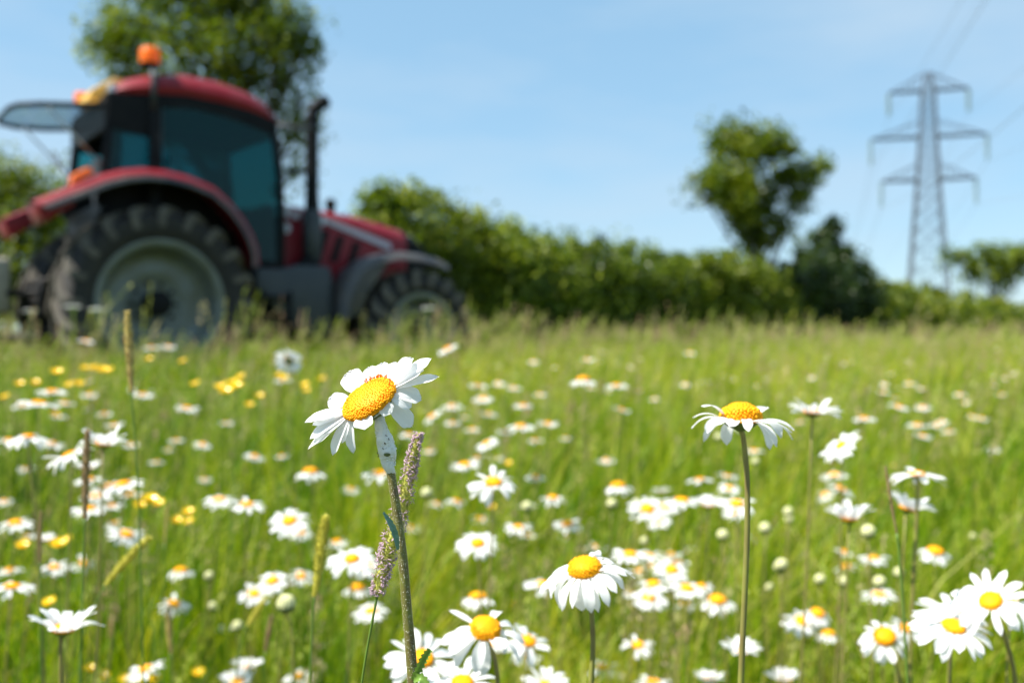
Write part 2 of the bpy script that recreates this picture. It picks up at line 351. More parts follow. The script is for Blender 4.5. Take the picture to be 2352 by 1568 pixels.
def woody(blobs, base, n_twig, seed, r0=0.07, fork=0.35):
    """tapered trunk with limbs that run to the blobs"""
    r = random.Random(seed); mb = MB(); base = Vector(base)
    cen = sum((Vector(c) for c, q in blobs), Vector())/len(blobs)
    top = base.lerp(cen, 0.75); f = base.lerp(cen, fork)+Vector((r.uniform(-.05, .05), 0, 0))
    mb.tube(spline([base, base.lerp(f, 0.5)+Vector((0.03, 0.02, 0)), f, top], 5), [r0*(1-0.8*i/15) for i in range(16)], 8)
    for c, q in blobs:
        c = Vector(c); st = f.lerp(top, r.random()*0.8)
        mid = st.lerp(c, 0.5)+Vector((r.uniform(-.15, .15), r.uniform(-.15, .15), -0.05))*q[0]
        mb.tube(spline([st, mid, c], 4), [r0*0.45*(1-0.75*i/8) for i in range(9)], 6)
        for _ in range(n_twig):
            d = Vector((r.gauss(0, 1), r.gauss(0, 1), r.gauss(0.3, 1))).normalized(); e = c+Vector((d.x*q[0], d.y*q[1], d.z*q[2]))*0.85
            mb.tube([c.lerp(mid, r.random()*0.5), c.lerp(e, 0.5), e], [r0*0.14, r0*0.09, r0*0.03], 4)
    return mb
def plant(name, label, cat, blobs, base, n, size, material, seed, r0=0.07, clump=0.28, shell=0.55, n_twig=3, group=None, parts=('trunk', 'crown'), fork=0.35):
    t = thing(name, label, cat, base, 0, group); b0 = Vector(base)
    lb = [((Vector(c)-b0), q) for c, q in blobs]
    woody(lb, (0, 0, 0), n_twig, seed, r0, fork).build(parts[0], M_BARK, t)
    v_, f_, t_ = leaves([(tuple(c), q) for c, q in lb], n, size, clump, seed, shell)
    link_obj(parts[1], np_mesh(parts[1], v_, f_, material, t_), t)
    return t
def pblob(px, py, d, rx, rz=None, ry=None):
    """blob whose radii are given in picture pixels at depth d"""
    k = d/FPX; return (tuple(at(px, py, d)), (rx*k, (ry or rx)*k, (rz or rx)*k))

# big field maple behind the cab
d = 17.5
BL = [pblob(*a) for a in [(265, 105, d, 90, 65), (330, 55, d+.6, 100, 70), (440, 10, d-.3, 120, 80), (560, 25, d+.4, 115, 75), (640, 80, d-.4, 95, 70), (690, 130, d, 60, 50), (690, 300, d, 38, 55), (700, 225, d+.3, 40, 40), (680, 400, d, 30, 35),
                          (430, 110, d-.6, 120, 80), (555, 150, d+.3, 115, 75), (650, 190, d+.2, 65, 55), (300, 170, d+.4, 75, 45), (500, 220, d, 100, 60), (620, 270, d+.3, 60, 70),
                          (655, 350, d+.2, 40, 50), (480, -90, d, 170, 70), (600, -60, d, 110, 60), (350, -60, d, 110, 60),
                          (400, 290, d, 60, 50), (470, 330, d+.3, 60, 60), (560, 350, d, 55, 60), (340, 250, d, 50, 40)]]
b = at(560, 784, d); plant('field_tree', 'broad leafy tree standing right behind the tractor cab', 'tree', BL, (b.x, d, float(gz(0., d))), 25000, 0.085, M_TREEL, 21, 0.16, 0.34, 0.45)
# round tree on the hedge line
d = 27
BL = [pblob(a[0], a[1], a[2], a[3]*1.15, a[4]*1.12) for a in [(1700, 330, d, 60, 45), (1650, 330, d+.3, 30, 40), (1770, 340, d-.3, 55, 45), (1640, 400, d, 45, 45), (1700, 430, d-.4, 70, 55), (1790, 430, d+.2, 50, 50), (1610, 440, d, 40, 25),
                          (1840, 410, d, 45, 25), (1895, 390, d+.2, 30, 17), (1870, 398, d, 26, 16), (1690, 490, d, 50, 36), (1752, 495, d+.3, 48, 32), (1712, 545, d, 30, 34), (1752, 548, d+.2, 28, 20), (1840, 465, d, 36, 16), (1800, 520, d, 36, 10)]]
b = at(1732, 784, d); plant('hedgerow_tree', 'round crowned green tree rising from the hedge left of the pylon', 'tree', BL, (b.x, d, float(gz(0., d))), 12500, 0.12, M_TREEL, 5, 0.12, 0.36, 0.45)
# far tree at the right edge
d = 60
BL = [pblob(*a) for a in [(2200, 592, d, 35, 28), (2240, 620, d, 34, 34), (2290, 592, d, 45, 36), (2340, 605, d, 45, 40), (2260, 580, d+.5, 34, 24), (2390, 590, d, 40, 45), (2300, 640, d, 30, 20)]]
b = at(2275, 784, d); plant('far_tree', 'small pale green tree right of the pylon at the right edge', 'tree', BL, (b.x, d, float(gz(0., d))), 5200, 0.22, M_HEDGE, 6, 0.13, 0.6, 0.4)
# hedgerow: each kind of growth is a plant of its own
def hedge(name, label, cat, px0, px1, top, base_off, n, size, material, seed, bump=0.12, stems=14, depth=None):
    """hedge between two picture columns following the hedge line on the ground"""
    r = random.Random(seed); BL = []
    def line(px):
        t_ = (px-1176)/FPX; k = (t_*15+1.8)/(30.6-41*t_); return Vector((-1.8+30.6*k, 15+41*k, 0))
    m = max(5, int((px1-px0)/26)); pts = []
    for i in range(m+1):
        px = px0+(px1-px0)*i/m; q = line(px); ty = np.interp(px, [a for a, b in top], [b for a, b in top])
        zt = H-(ty-784)/FPX*q.y-0.26+r.uniform(-1, 1)*bump; g0 = float(gz(q.x, q.y)); pts.append((q, zt, g0))
        step = (line(px+1)-line(px-1)).length/2*26
        for zc, kk in ((0.80, 0.22), (0.52, 0.27), (0.22, 0.24)):
            hh = zt-g0
            BL.append(((q.x+r.uniform(-.2, .2), q.y+r.uniform(-.25, .25), g0+hh*zc), (max(step*0.8, 0.45), 0.75, hh*kk)))
    b0 = pts[0][0]; base = Vector((pts[len(pts)//2][0].x, pts[len(pts)//2][0].y, pts[len(pts)//2][2])); t = thing(name, label, cat, base)
    mb = MB()
    for i in range(stems*m//5):
        j = r.randrange(len(pts)-1); q = pts[j][0].lerp(pts[j+1][0], r.random()); g0, zt = pts[j][2], pts[j][1]
        e = Vector((q.x+r.uniform(-.5, .5), q.y+r.uniform(-.4, .4), zt*r.uniform(0.75, 1.06)+g0*0.2)); s_ = Vector((q.x, q.y, g0))
        mb.tube([s_-base, s_.lerp(e, .5)+Vector((r.uniform(-.15, .15), r.uniform(-.15, .15), 0))-base, e-base], [0.035, 0.022, 0.007], 5)
    mb.tube([Vector((q.x, q.y, g_+0.05))-base for q, z_, g_ in pts], 0.03, 5)
    mb.build('branches', M_BARK, t)
    v_, f_, t_ = leaves([((c[0]-base.x, c[1]-base.y, c[2]-base.z), q) for c, q in BL], n, size, 0.42, seed, 0.35)
    # upright shoots at the top edge
    rr = np.random.default_rng(seed); sh = []
    for i in range(m*3):
        j = rr.integers(0, len(pts)-1); q = pts[j][0].lerp(pts[j+1][0], rr.random()); zt = pts[j][1]; hgt = rr.uniform(0.06, 0.26)
        sh.append(((q.x-base.x, q.y-base.y+rr.uniform(-.3, .3), zt-base.z+hgt*0.4), (0.10, 0.10, hgt)))
    v2, f2, t2 = leaves(sh, int(n*0.07), size, 0.14, seed+1, 0.2, tint0=0.6)
    link_obj('foliage', np_mesh('foliage', np.concatenate([v_, v2]), np.concatenate([f_, f2+len(v_)]), material, np.concatenate([t_, t2])), t)
    return t
hedge('hedge_bush', 'tall yellowish green bush in the hedge just beyond the tractor bonnet', 'bush', 800, 1120, [(800, 520), (850, 455), (900, 440), (960, 445), (1020, 470), (1120, 500)], 0, 34000, 0.075, M_HEDGEY, 31, 0.14)
hedge('hedge', 'long clipped green hedge between the bonnet and the round tree', 'hedge', 1110, 1590, [(1110, 505), (1180, 515), (1250, 540), (1330, 548), (1400, 555), (1480, 560), (1590, 590)], 0, 62000, 0.085, M_HEDGE, 32, 0.07)
hedge('hedge_bush', 'lighter green rounded bush in the hedge under the round tree', 'bush', 1580, 1810, [(1580, 588), (1650, 572), (1730, 585), (1810, 620)], 0, 24000, 0.11, M_HEDGEY, 33, 0.08)
hedge('elder_bush', 'dark ragged bush in the hedge left of the pylon', 'bush', 1800, 1995, [(1800, 600), (1828, 590), (1852, 604), (1878, 556), (1900, 578), (1928, 548), (1950, 598), (1995, 640)], 0, 19000, 0.13, M_DARKL, 34, 0.32)
hedge('hedge', 'low bright green hedge below the pylon running off to the right', 'hedge', 1985, 2420, [(1985, 645), (2080, 655), (2200, 672), (2300, 690), (2420, 700)], 0, 32000, 0.17, M_HEDGEY, 35, 0.15)
# thin upper shoots of the dark bush
d = 31
BL = [pblob(*a) for a in [(1890, 550, d, 34, 24), (1908, 518, d, 16, 20), (1840, 560, d, 20, 10), (1870, 590, d, 30, 20), (1925, 590, d, 35, 25), (1850, 600, d, 25, 20)]]
b = at(1900, 784, d); plant('sapling', 'thin dark sapling poking out of the ragged bush', 'tree', BL, (b.x, d, float(gz(0., d))), 2600, 0.13, M_DARKL, 9, 0.05, 0.3, 0.4)
# dark sprays beside the bonnet bush, and bushes behind the tractor's tail
d = 14.5
BL = [pblob(*a) for a in [(860, 470, d, 28, 30), (885, 450, d, 25, 22), (845, 500, d, 26, 25), (900, 500, d, 26, 30)]]
b = at(875, 784, d); plant('hawthorn_sapling', 'thin dark sapling in front of the tall yellowish hedge bush', 'tree', BL, (b.x, d, float(gz(0., d))), 1500, 0.08, M_HEDGE, 10, 0.04, 0.2, 0.3)
d = 19
BL = [pblob(*a) for a in [(-40, 430, d, 90, 70), (30, 420, d, 60, 55), (85, 430, d, 50, 45), (20, 520, d, 110, 90), (110, 500, d, 60, 60), (60, 640, d, 150, 110), (-90, 560, d, 100, 130), (-60, 680, d, 130, 100)]]
b = at(20, 784, d); plant('hedge_bush', 'green bush at the left edge behind the tractor tail', 'bush', BL, (b.x, d, float(gz(0., d))), 20000, 0.085, M_HEDGEY, 12, 0.08, 0.35, 0.4, parts=('branches', 'foliage'))
d = 21
BL = [pblob(*a) for a in [(120, 350, d, 14, 12), (150, 430, d, 45, 35), (185, 410, d, 30, 28), (180, 500, d, 70, 60), (260, 520, d, 80, 60), (200, 620, d, 130, 110), (420, 560, d, 150, 60), (640, 560, d, 120, 70), (450, 680, d, 260, 100), (760, 640, d, 120, 110)]]
b = at(300, 784, d); plant('hedge_bush', 'green hedge growth behind the tractor wheels and cab', 'bush', BL, (b.x, d, float(gz(0., d))), 22000, 0.10, M_HEDGE, 13, 0.08, 0.4, 0.4, parts=('branches', 'foliage'))

# ------------------------------------------------------------------ pylon and its lines
M_STEEL = mat('galvanised_steel', (0.065, 0.075, 0.090), 0.6, metal=0.2, col2=(0.05, 0.055, 0.065), scale=1.5)
M_INSUL = mat('glass_insulator', (0.30, 0.42, 0.42), 0.25, col2=(0.22, 0.32, 0.33), scale=4)
M_WIRE = mat('aluminium_line', (0.30, 0.33, 0.37), 0.5, metal=0.4)
LDIR = Vector((0.283, 0.959, 0)); PYAW = math.atan2(-LDIR.x, LDIR.y)
ARMS = [(35.7, 5.2, 3.4), (29.2, 7.6, 3.8), (23.2, 6.2, 3.8)]
def half(z):  # half width of the tower body at height z
    return float(np.interp(z, [0, 10, 23.2, 29.2, 35.7, 38.2], [3.1, 2.35, 1.42, 1.12, 0.82, 0.40]))
def make_pylon(loc, label, detail=True):
    t = thing('pylon', label, 'pylon', loc, PYAW, 'pylons')
    for sx in (-1, 1):
        for sy in (-1, 1):
            mb = MB(); zs = [0, 10, 23.2, 29.2, 35.7, 38.2]
            mb.tube([(sx*half(z), sy*half(z), z) for z in zs], [0.16, 0.15, 0.13, 0.11, 0.10, 0.08], 4); mb.build('leg', M_STEEL, t, smooth=False)
    mb = MB(); z = 0.0
    while z < 37.6:
        st = max(1.3, half(z)*1.25); z2 = min(z+st, 38.2); a, b_ = half(z), half(z2)
        for i in range(4):
            c0 = [(-1, -1), (1, -1), (1, 1), (-1, 1)][i]; c1 = [(1, -1), (1, 1), (-1, 1), (-1, -1)][i]
            mb.tube([(c0[0]*a, c0[1]*a, z), (c1[0]*b_, c1[1]*b_, z2)], 0.045, 4); mb.tube([(c1[0]*a, c1[1]*a, z), (c0[0]*b_, c0[1]*b_, z2)], 0.045, 4)
            mb.tube([(c0[0]*b_, c0[1]*b_, z2), (c1[0]*b_, c1[1]*b_, z2)], 0.05, 4)
        z = z2
    mb.build('bracing', M_STEEL, t, smooth=False)
    tips = []
    for (za, ln, ins) in ARMS:
        mb = MB()
        for sx in (-1, 1):
            a = half(za); tip = Vector((sx*ln, 0, za)); up = za+ (2.4 if za > 35 else 2.3)
            for sy in (-1, 1):
                mb.tube([(sx*a, sy*a, za), tip+Vector((0, sy*0.3, 0))], 0.11, 4)
                mb.tube([(sx*half(up), sy*half(up), up), tip], 0.055, 4)
            for k in range(1, 6):
                f0, f1 = (k-1)/6, k/6; p0 = Vector((sx*a, -a, za)).lerp(tip, f0); p1 = Vector((sx*a, a, za)).lerp(tip, f1); mb.tube([p0, p1], 0.06, 4)
                q0 = Vector((sx*a, a, za)).lerp(tip, f0); q1 = Vector((sx*a, -a, za)).lerp(tip, f1); mb.tube([q0, q1], 0.06, 4)
                u1 = Vector((sx*half(up), 0, up)).lerp(tip, f1); mb.tube([p1, u1], 0.045, 4)
        mb.build('crossarm', M_STEEL, t, smooth=False)
        for sx in (-1, 1):
            mb = MB(); prof = []
            for k in range(14):
                z0 = za-0.2-k*(ins-0.4)/14; prof += [(0.07, z0), (0.30, z0-0.06), (0.30, z0-0.14), (0.07, z0-0.17)]
            mb.lathe(prof, 8, M=Matrix.Translation((sx*ln, 0, 0))); mb.tube([(sx*ln, 0, za), (sx*ln, 0, za-ins)], 0.03, 4); mb.build('insulator', M_INSUL, t)
            tips.append((sx*ln, za-ins))
    return t, tips
P0 = Vector(((2132-1176)/FPX*140, 140, 0.29))
pylon, tips = make_pylon(P0, 'grey steel lattice pylon with three crossarms beyond the hedge')
Rz = Matrix.Rotation(PYAW, 3, 'Z')
tips.append((0.0, 38.2)); NAMES = ['upper left', 'upper right', 'middle left', 'middle right', 'lower left', 'lower right', 'peak']
for (lx, lz), nm in zip(tips, NAMES):
    mb = MB(); a = P0+Rz @ Vector((lx, 0, lz))
    for sgn, span, sag in ((1, 330, 9.0), (-1, 330, 9.0)):
        pts = []
        for i in range(25):
            t_ = i/24; pts.append(a+LDIR*(sgn*span*t_)+Vector((0, 0, -4*sag*t_*(1-t_))))
        mb.tube(pts, 0.022 if nm != 'peak' else 0.014, 5)
    me = mb.build('power_line', M_WIRE)
    tag(me, ('power line hanging from the %s insulator of the pylon' % nm) if nm != 'peak' else 'thin earth wire running over the very top of the pylon', 'power line', 'power lines on the pylon')

# ------------------------------------------------------------------ tractor
M_RED = mat('tractor_red', (0.205, 0.004, 0.013), 0.42, col2=(0.19, 0.022, 0.026), scale=5, noise=0.8, spec=0.28)
M_BLACK = mat('tractor_black', (0.004, 0.005, 0.006), 0.5, col2=(0.012, 0.012, 0.012), scale=6, noise=0.7, spec=0.12)
M_GREYP = mat('fender_grey_plastic', (0.028, 0.034, 0.045), 0.45, col2=(0.11, 0.095, 0.08), scale=5, noise=0.8)
M_TYRE = mat('tyre_rubber', (0.009, 0.009, 0.010), 0.8, col2=(0.030, 0.027, 0.022), scale=7, noise=0.9, bump=0.3, bscale=40)
M_LUG = mat('tyre_lug_dusty', (0.13, 0.115, 0.09), 0.9, col2=(0.05, 0.045, 0.038), scale=6, noise=0.9)
M_RIM = mat('rim_silver_dusty', (0.17, 0.20, 0.20), 0.5, metal=0.3, col2=(0.11, 0.11, 0.07), scale=4, noise=0.8)
M_ORANGE = mat('beacon_amber', (0.95, 0.22, 0.01), 0.2, transl=0.45, tcol=(1.0, 0.30, 0.02))
M_LENSR = mat('lamp_red', (0.75, 0.06, 0.03), 0.2, transl=0.3, tcol=(0.95, 0.12, 0.04))
M_LENSO = mat('lamp_orange', (0.85, 0.20, 0.03), 0.2, transl=0.3)
M_DECAL = mat('decal_grey', (0.42, 0.40, 0.46), 0.4)
M_DECALW = mat('decal_pale', (0.60, 0.62, 0.70), 0.4)
M_CHROME = mat('bare_metal', (0.45, 0.46, 0.46), 0.3, metal=0.8)
M_YEL = mat('amber_lamp', (0.80, 0.50, 0.10), 0.4, transl=0.3)
M_SEAT = mat('seat_cloth', (0.03, 0.03, 0.035), 0.8, col2=(0.05, 0.05, 0.055), scale=20)
M_SKIRT = mat('tank_plastic', (0.016, 0.024, 0.030), 0.5, col2=(0.028, 0.035, 0.038), scale=5)
M_WEIGHT = mat('pale_weight', (0.42, 0.38, 0.30), 0.8, col2=(0.28, 0.25, 0.20), scale=4)
def glass(name, col, refl=0.14):
    m = bpy.data.materials.new(name); m.use_nodes = True; n = m.node_tree; n.nodes.clear(); k = n.links.new
    tr = n.nodes.new('ShaderNodeBsdfTransparent'); tr.inputs[0].default_value = (*col, 1); gl = n.nodes.new('ShaderNodeBsdfGlossy'); gl.inputs['Roughness'].default_value = 0.04
    fr = n.nodes.new('ShaderNodeFresnel'); fr.inputs[0].default_value = 1.3; mx = n.nodes.new('ShaderNodeMixShader'); ou = n.nodes.new('ShaderNodeOutputMaterial')
    df = n.nodes.new('ShaderNodeBsdfDiffuse'); df.inputs[0].default_value = (0.008, 0.13, 0.15, 1); m2 = n.nodes.new('ShaderNodeMixShader'); m2.inputs[0].default_value = refl; k(tr.outputs[0], m2.inputs[1]); k(df.outputs[0], m2.inputs[2])
    k(fr.outputs[0], mx.inputs[0]); k(m2.outputs[0], mx.inputs[1]); k(gl.outputs[0], mx.inputs[2]); k(mx.outputs[0], ou.inputs[0]); return m
M_GLASS = glass('cab_glass_teal', (0.22, 0.54, 0.56)); M_GLASSC = glass('rear_glass_grey', (0.48, 0.58, 0.64), 0.05)

T = thing('tractor', 'large red tractor parked in the tall grass with its rear window open', 'tractor', TO, TH)
def seg_loft(sections):
    """closed cross sections (same count) -> loft with caps"""
    n = len(sections[0]); V = [p for s_ in sections for p in s_]; F = []
    for i in range(len(sections)-1):
        for j in range(n): F.append((i*n+j, i*n+(j+1) % n, (i+1)*n+(j+1) % n, (i+1)*n+j))
    F.append(tuple(range(n-1, -1, -1))); F.append(tuple(range((len(sections)-1)*n, len(sections)*n)))
    return V, F
def wheel(name, u, R0, wdt, yc, side, rim_r, nl, lug):
    """side -1 = the near (right) side; axis along local y"""
    wh = bpy.data.objects.new(name, None); C.objects.link(wh); wh.parent = T; wh.location = (u, yc*side, R0-0.02); wh.empty_display_size = 0.1
    h = wdt/2; mb = MB(); Rb = R0-lug
    prof = [(rim_r-0.01, -h*0.62), (rim_r+0.04, -h*0.80), (rim_r+(Rb-rim_r)*0.45, -h*1.0), (rim_r+(Rb-rim_r)*0.78, -h*0.97), (Rb-0.035, -h*0.86), (Rb, -h*0.6), (Rb+0.012, 0),
            (Rb, h*0.6), (Rb-0.035, h*0.86), (rim_r+(Rb-rim_r)*0.78, h*0.97), (rim_r+(Rb-rim_r)*0.45, h), (rim_r+0.04, h*0.80), (rim_r-0.01, h*0.62)]
    mb.lathe(prof, 64, 'y', 0)
    for s_ in (-1, 1):
        for i in range(nl):
            a0 = 2*PI*(i+(0.5 if s_ > 0 else 0))/nl; st = []
            for k in range(6):
                f = k/5; a = a0+side*0.0+f*2*PI/nl*1.05; y = s_*(0.02+f*(h*0.98-0.02)); rb = np.interp(abs(y), [0, h*0.6, h*0.86, h*0.98], [Rb+0.012, Rb, Rb-0.035, Rb-0.10])-0.015
                rt = R0 if f < 0.85 else R0-0.045
                da = (0.032+0.012*f)/R0
                st.append([Vector((math.cos(a+q)*rr, y, math.sin(a+q)*rr)) for q, rr in ((-da, rb), (-da*0.8, rt), (da*0.8, rt), (da, rb))])
            # shoulder drop down the sidewall
            a = a0+2*PI/nl*1.05; da = 0.046/R0; y = s_*(h*1.03)
            st.append([Vector((math.cos(a+q)*rr, y, math.sin(a+q)*rr)) for q, rr in ((-da, Rb-0.16), (-da*0.8, Rb-0.02), (da*0.8, Rb-0.02), (da, Rb-0.16))])
            v_, f_ = seg_loft(st); mb.add(v_, f_, 1)
    mb.build('tyre', [M_TYRE, M_LUG], wh, angle=35)
    mb = MB(); o_ = side
    prof = [(rim_r+0.03, o_*h*0.80), (rim_r+0.045, o_*h*0.84), (rim_r+0.01, o_*h*0.86), (rim_r-0.035, o_*h*0.74), (rim_r-0.05, o_*h*0.3), (rim_r-0.10, o_*h*0.05), (rim_r*0.72, -o_*h*0.02),
            (rim_r*0.60, o_*h*0.05), (rim_r*0.50, o_*h*0.02), (rim_r*0.42, -o_*h*0.08), (0.10*R0/0.96, -o_*h*0.10)]
    mb.lathe(prof, 56, 'y', 0); mb.lathe([(rim_r+0.0, -o_*h*0.8), (rim_r-0.05, -o_*h*0.3), (rim_r-0.10, o_*h*0.04)], 40, 'y', 0); mb.build('rim', M_RIM, wh, angle=50)
    mb = MB(); mb.lathe([(0.11*R0, -o_*h*0.12), (0.11*R0, o_*h*0.06), (0.08*R0, o_*h*0.18), (0.04*R0, o_*h*0.24), (0.001, o_*h*0.25)], 24, 'y')
    for k in range(10):
        a = 2*PI*k/10; mb.lathe([(0.018, -o_*h*0.1), (0.018, o_*h*0.06), (0.001, o_*h*0.07)], 6, 'y', M=Matrix.Translation((math.cos(a)*0.22*R0, 0, math.sin(a)*0.22*R0)))
    mb.build('hub', M_BLACK, wh)
    return wh
for side in (-1, 1):
    wheel('rear_wheel', 0.0, 0.96, 0.60, 0.82, side, 0.585, 20, 0.055)
    wheel('front_wheel', 2.98, 0.71, 0.50, 0.84, side, 0.40, 18, 0.045)
# chassis
mb = MB(); mb.box((-0.55, -0.28, 0.55), (1.5, 0.28, 1.35)); mb.box((1.4, -0.24, 0.62), (3.35, 0.24, 1.30)); mb.box((3.2, -0.30, 0.70), (3.62, 0.30, 1.15))
mb.tube([(0, -1.0, 0.94), (0, 1.0, 0.94)], 0.13, 14); mb.tube([(2.98, -0.95, 0.69), (2.98, 0.95, 0.69)], 0.09, 12)
mb.build('chassis', M_BLACK, T, bevel=0.02)
# bonnet
us = [1.40, 1.70, 1.97, 2.17, 2.48, 2.82, 3.14, 3.34, 3.47]; tz = [2.13, 2.12, 2.10, 2.09, 2.06, 2.00, 1.93, 1.86, 1.76]; hw = [0.42, 0.42, 0.42, 0.42, 0.415, 0.40, 0.385, 0.36, 0.31]; bz = [1.28, 1.28, 1.26, 1.25, 1.25, 1.25, 1.26, 1.28, 1.30]
secs = []
for u, t_, q, b_ in zip(us, tz, hw, bz):
    secs.append([Vector(p) for p in ((u, -q, b_), (u, -q-0.015, (b_+t_)/2), (u, -q, t_-0.16), (u, -q+0.06, t_-0.06), (u, -q*0.6, t_-0.005), (u, 0, t_+0.012), (u, q*0.6, t_-0.005), (u, q-0.06, t_-0.06), (u, q, t_-0.16), (u, q+0.015, (b_+t_)/2), (u, q, b_))])
mb = MB(); v_, f_ = seg_loft(secs[:7]); mb.add(v_, f_); bon = mb.build('bonnet', M_RED, T, angle=30)
mb = MB(); secs2 = [[Vector((p.x+0.002, p.y, p.z)) for p in s_] for s_ in secs[6:]]
v_, f_ = seg_loft([secs[6]]+secs2[1:] if False else secs2); mb.add(v_, f_)
mb.build('grille', M_BLACK, bon, angle=30)
for side in (-1, 1):
    mb = MB(); mb.prism([(3.15, 1.66), (3.40, 1.58), (3.43, 1.68), (3.18, 1.81)], side*0.405, side*0.34); mb.build('headlight', M_BLACK, T, smooth=False)
    for (u, z) in ((2.00, 1.69), (2.19, 1.64), (2.40, 1.58)):
        mb = MB(); mb.prism([(u-0.095, z-0.15), (u+0.0, z-0.15), (u+0.095, z+0.15), (u+0.0, z+0.15)], side*0.42, side*0.443); mb.build('vent', M_BLACK, bon, smooth=False)
    mb = MB(); mb.prism([(2.04, 1.93), (2.04, 2.00), (2.90, 1.74), (2.90, 1.66)], side*0.40, side*0.437); mb.build('stripe', M_DECAL, bon, smooth=False)
    mb = MB()
    for (u, z, a, b_) in ((1.47, 2.02, .05, .045), (1.58, 2.02, .035, .05), (1.68, 1.99, .05, .035), (1.79, 1.97, .04, .045)):
        mb.prism([(u-a, z-b_), (u+a*0.6, z-b_), (u+a, z+b_), (u-a*0.6, z+b_)], side*0.41, side*0.439)
    mb.build('maker_name', M_DECALW, bon, smooth=False)
    mb = MB(); mb.lathe([(0.001, 0.437*side), (0.055, 0.437*side), (0.055, 0.40*side)], 16, 'y', M=Matrix.Translation((2.0, 0, 1.96))); mb.lathe([(0.001, 0.439*side), (0.065, 0.439*side), (0.065, 0.40*side)], 16, 'y', M=Matrix.Translation((1.55, 0, 1.84)))
    mb.build('badge', M_DECALW, bon, smooth=False)
mb = MB(); mb.lathe([(0.05, 2.05), (0.05, 2.14), (0.065, 2.16), (0.065, 2.22), (0.03, 2.25), (0.001, 2.25)], 14, M=Matrix.Translation((2.22, -0.2, 0))); mb.build('air_cap', M_BLACK, T)
# cab frame
mb = MB()
def pillar(pts, y, w_, side, m=0):
    for a, b_ in zip(pts[:-1], pts[1:]):
        A = Vector((a[0], side*a[2], a[1])); B = Vector((b_[0], side*b_[2], b_[1])); mb.tube([A, B], w_, 4)
for side in (-1, 1):
    pillar([(1.36, 1.36, .76), (1.36, 1.80, .79), (1.34, 2.40, .78), (1.27, 2.95, .73)], 0, 0.055, side)
    pillar([(0.02, 1.9, .80), (0.02, 2.4, .79), (0.04, 3.02, .74)], 0, 0.085, side)
    pillar([(-0.50, 1.9, .74), (-0.43, 2.4, .73), (-0.38, 2.9, .70)], 0, 0.055, side)
    mb.prism([(-0.02, 3.055), (0.34, 3.08), (0.68, 3.06), (1.04, 3.02), (1.30, 2.94), (1.22, 2.80), (0.98, 2.86), (0.74, 2.91), (0.40, 2.95), (0.10, 2.92), (-0.02, 2.9)], side*0.72, side*0.775)
    mb.prism([(1.02, 1.36), (1.36, 1.36), (1.36, 1.43), (1.02, 1.43)], side*0.70, side*0.79)
    mb.prism([(-0.45, 2.66), (0.0, 2.62), (0.0, 3.04), (-0.42, 2.98)], side*0.66, side*0.755)
mb.box((-0.45, -0.72, 2.66), (-0.38, 0.72, 2.98)); mb.box((-0.5, -0.75, 1.80), (-0.42, 0.75, 1.92)); mb.box((1.25, -0.70, 2.86), (1.33, 0.70, 2.98))
mb.box((-0.42, -0.72, 2.95), (1.25, 0.72, 3.03)); mb.box((-0.4, -0.6, 1.30), (1.34, 0.6, 1.38)); mb.box((-0.5, -0.6, 1.35), (-0.45, 0.6, 1.85))
mb.build('cab_frame', M_BLACK, T, smooth=False, bevel=0.008)
# inner mudguard walls that close the cab's lower sides
arcpts = [(-1.14, 1.84), (-0.94, 1.94), (-0.82, 2.0), (-0.56, 2.13), (-0.36, 2.20), (-0.16, 2.235), (0.05, 2.235), (0.28, 2.20), (0.52, 2.12), (0.70, 1.98), (0.84, 1.82), (0.93, 1.67), (0.985, 1.53), (1.0, 1.36)]
for side in (-1, 1):
    mb = MB(); rows = []
    for i, (u, z) in enumerate(arcpts):
        nrm = Vector((u, 0, z-0.94)).normalized(); k = 0.022
        q = [(0.60, 0.0), (0.66, 0.02), (0.98, 0.022), (1.06, 0.0), (1.10, -0.05), (1.105, -0.10), (1.09, -0.10), (1.05, -0.035), (0.98, -0.012), (0.60, -0.02)]
        rows.append([Vector((u, side*y, z))+nrm*o2 for y, o2 in q])
    v_, f_ = seg_loft(rows); mb.add(v_, f_); fn = mb.build('rear_mudguard', M_RED, T, angle=50)
    mb = MB(); rows = []
    for i, (u, z) in enumerate(arcpts):
        nrm = Vector((u, 0, z-0.94)).normalized()
        q = [(1.085, -0.055), (1.17, -0.075), (1.18, -0.115), (1.17, -0.125), (1.085, -0.085)]; rows.append([Vector((u, side*y, z))+nrm*o2 for y, o2 in q])
    v_, f_ = seg_loft(rows); mb.add(v_, f_); mb.build('flare', M_GREYP, fn, angle=50)
    mb = MB(); mb.prism([(-0.5, 1.35), (-0.5, 1.95), (-0.36, 2.19), (-0.16, 2.22), (0.05, 2.22), (0.28, 2.19), (0.52, 2.10), (0.70, 1.96), (0.84, 1.80), (0.93, 1.65), (0.97, 1.35)], side*0.60, side*0.63); mb.build('cab_side', M_BLACK, T, smooth=False)
    mb = MB(); mb.prism([(-1.14, 1.83), (-0.82, 1.985), (-0.80, 1.84), (-1.06, 1.65)], side*0.62, side*1.07); mb.build('tail_panel', M_RED, fn, bevel=0.02)
    # tail lamps on the mudguard
    if side > 0: continue
    mb = MB(); mb.prism([(-0.82, 2.02), (-0.62, 2.15), (-0.62, 2.19), (-0.68, 2.21), (-0.81, 2.13)], side*0.88, side*1.02); tl = mb.build('tail_lamp', M_LENSO, T, bevel=0.02)
    
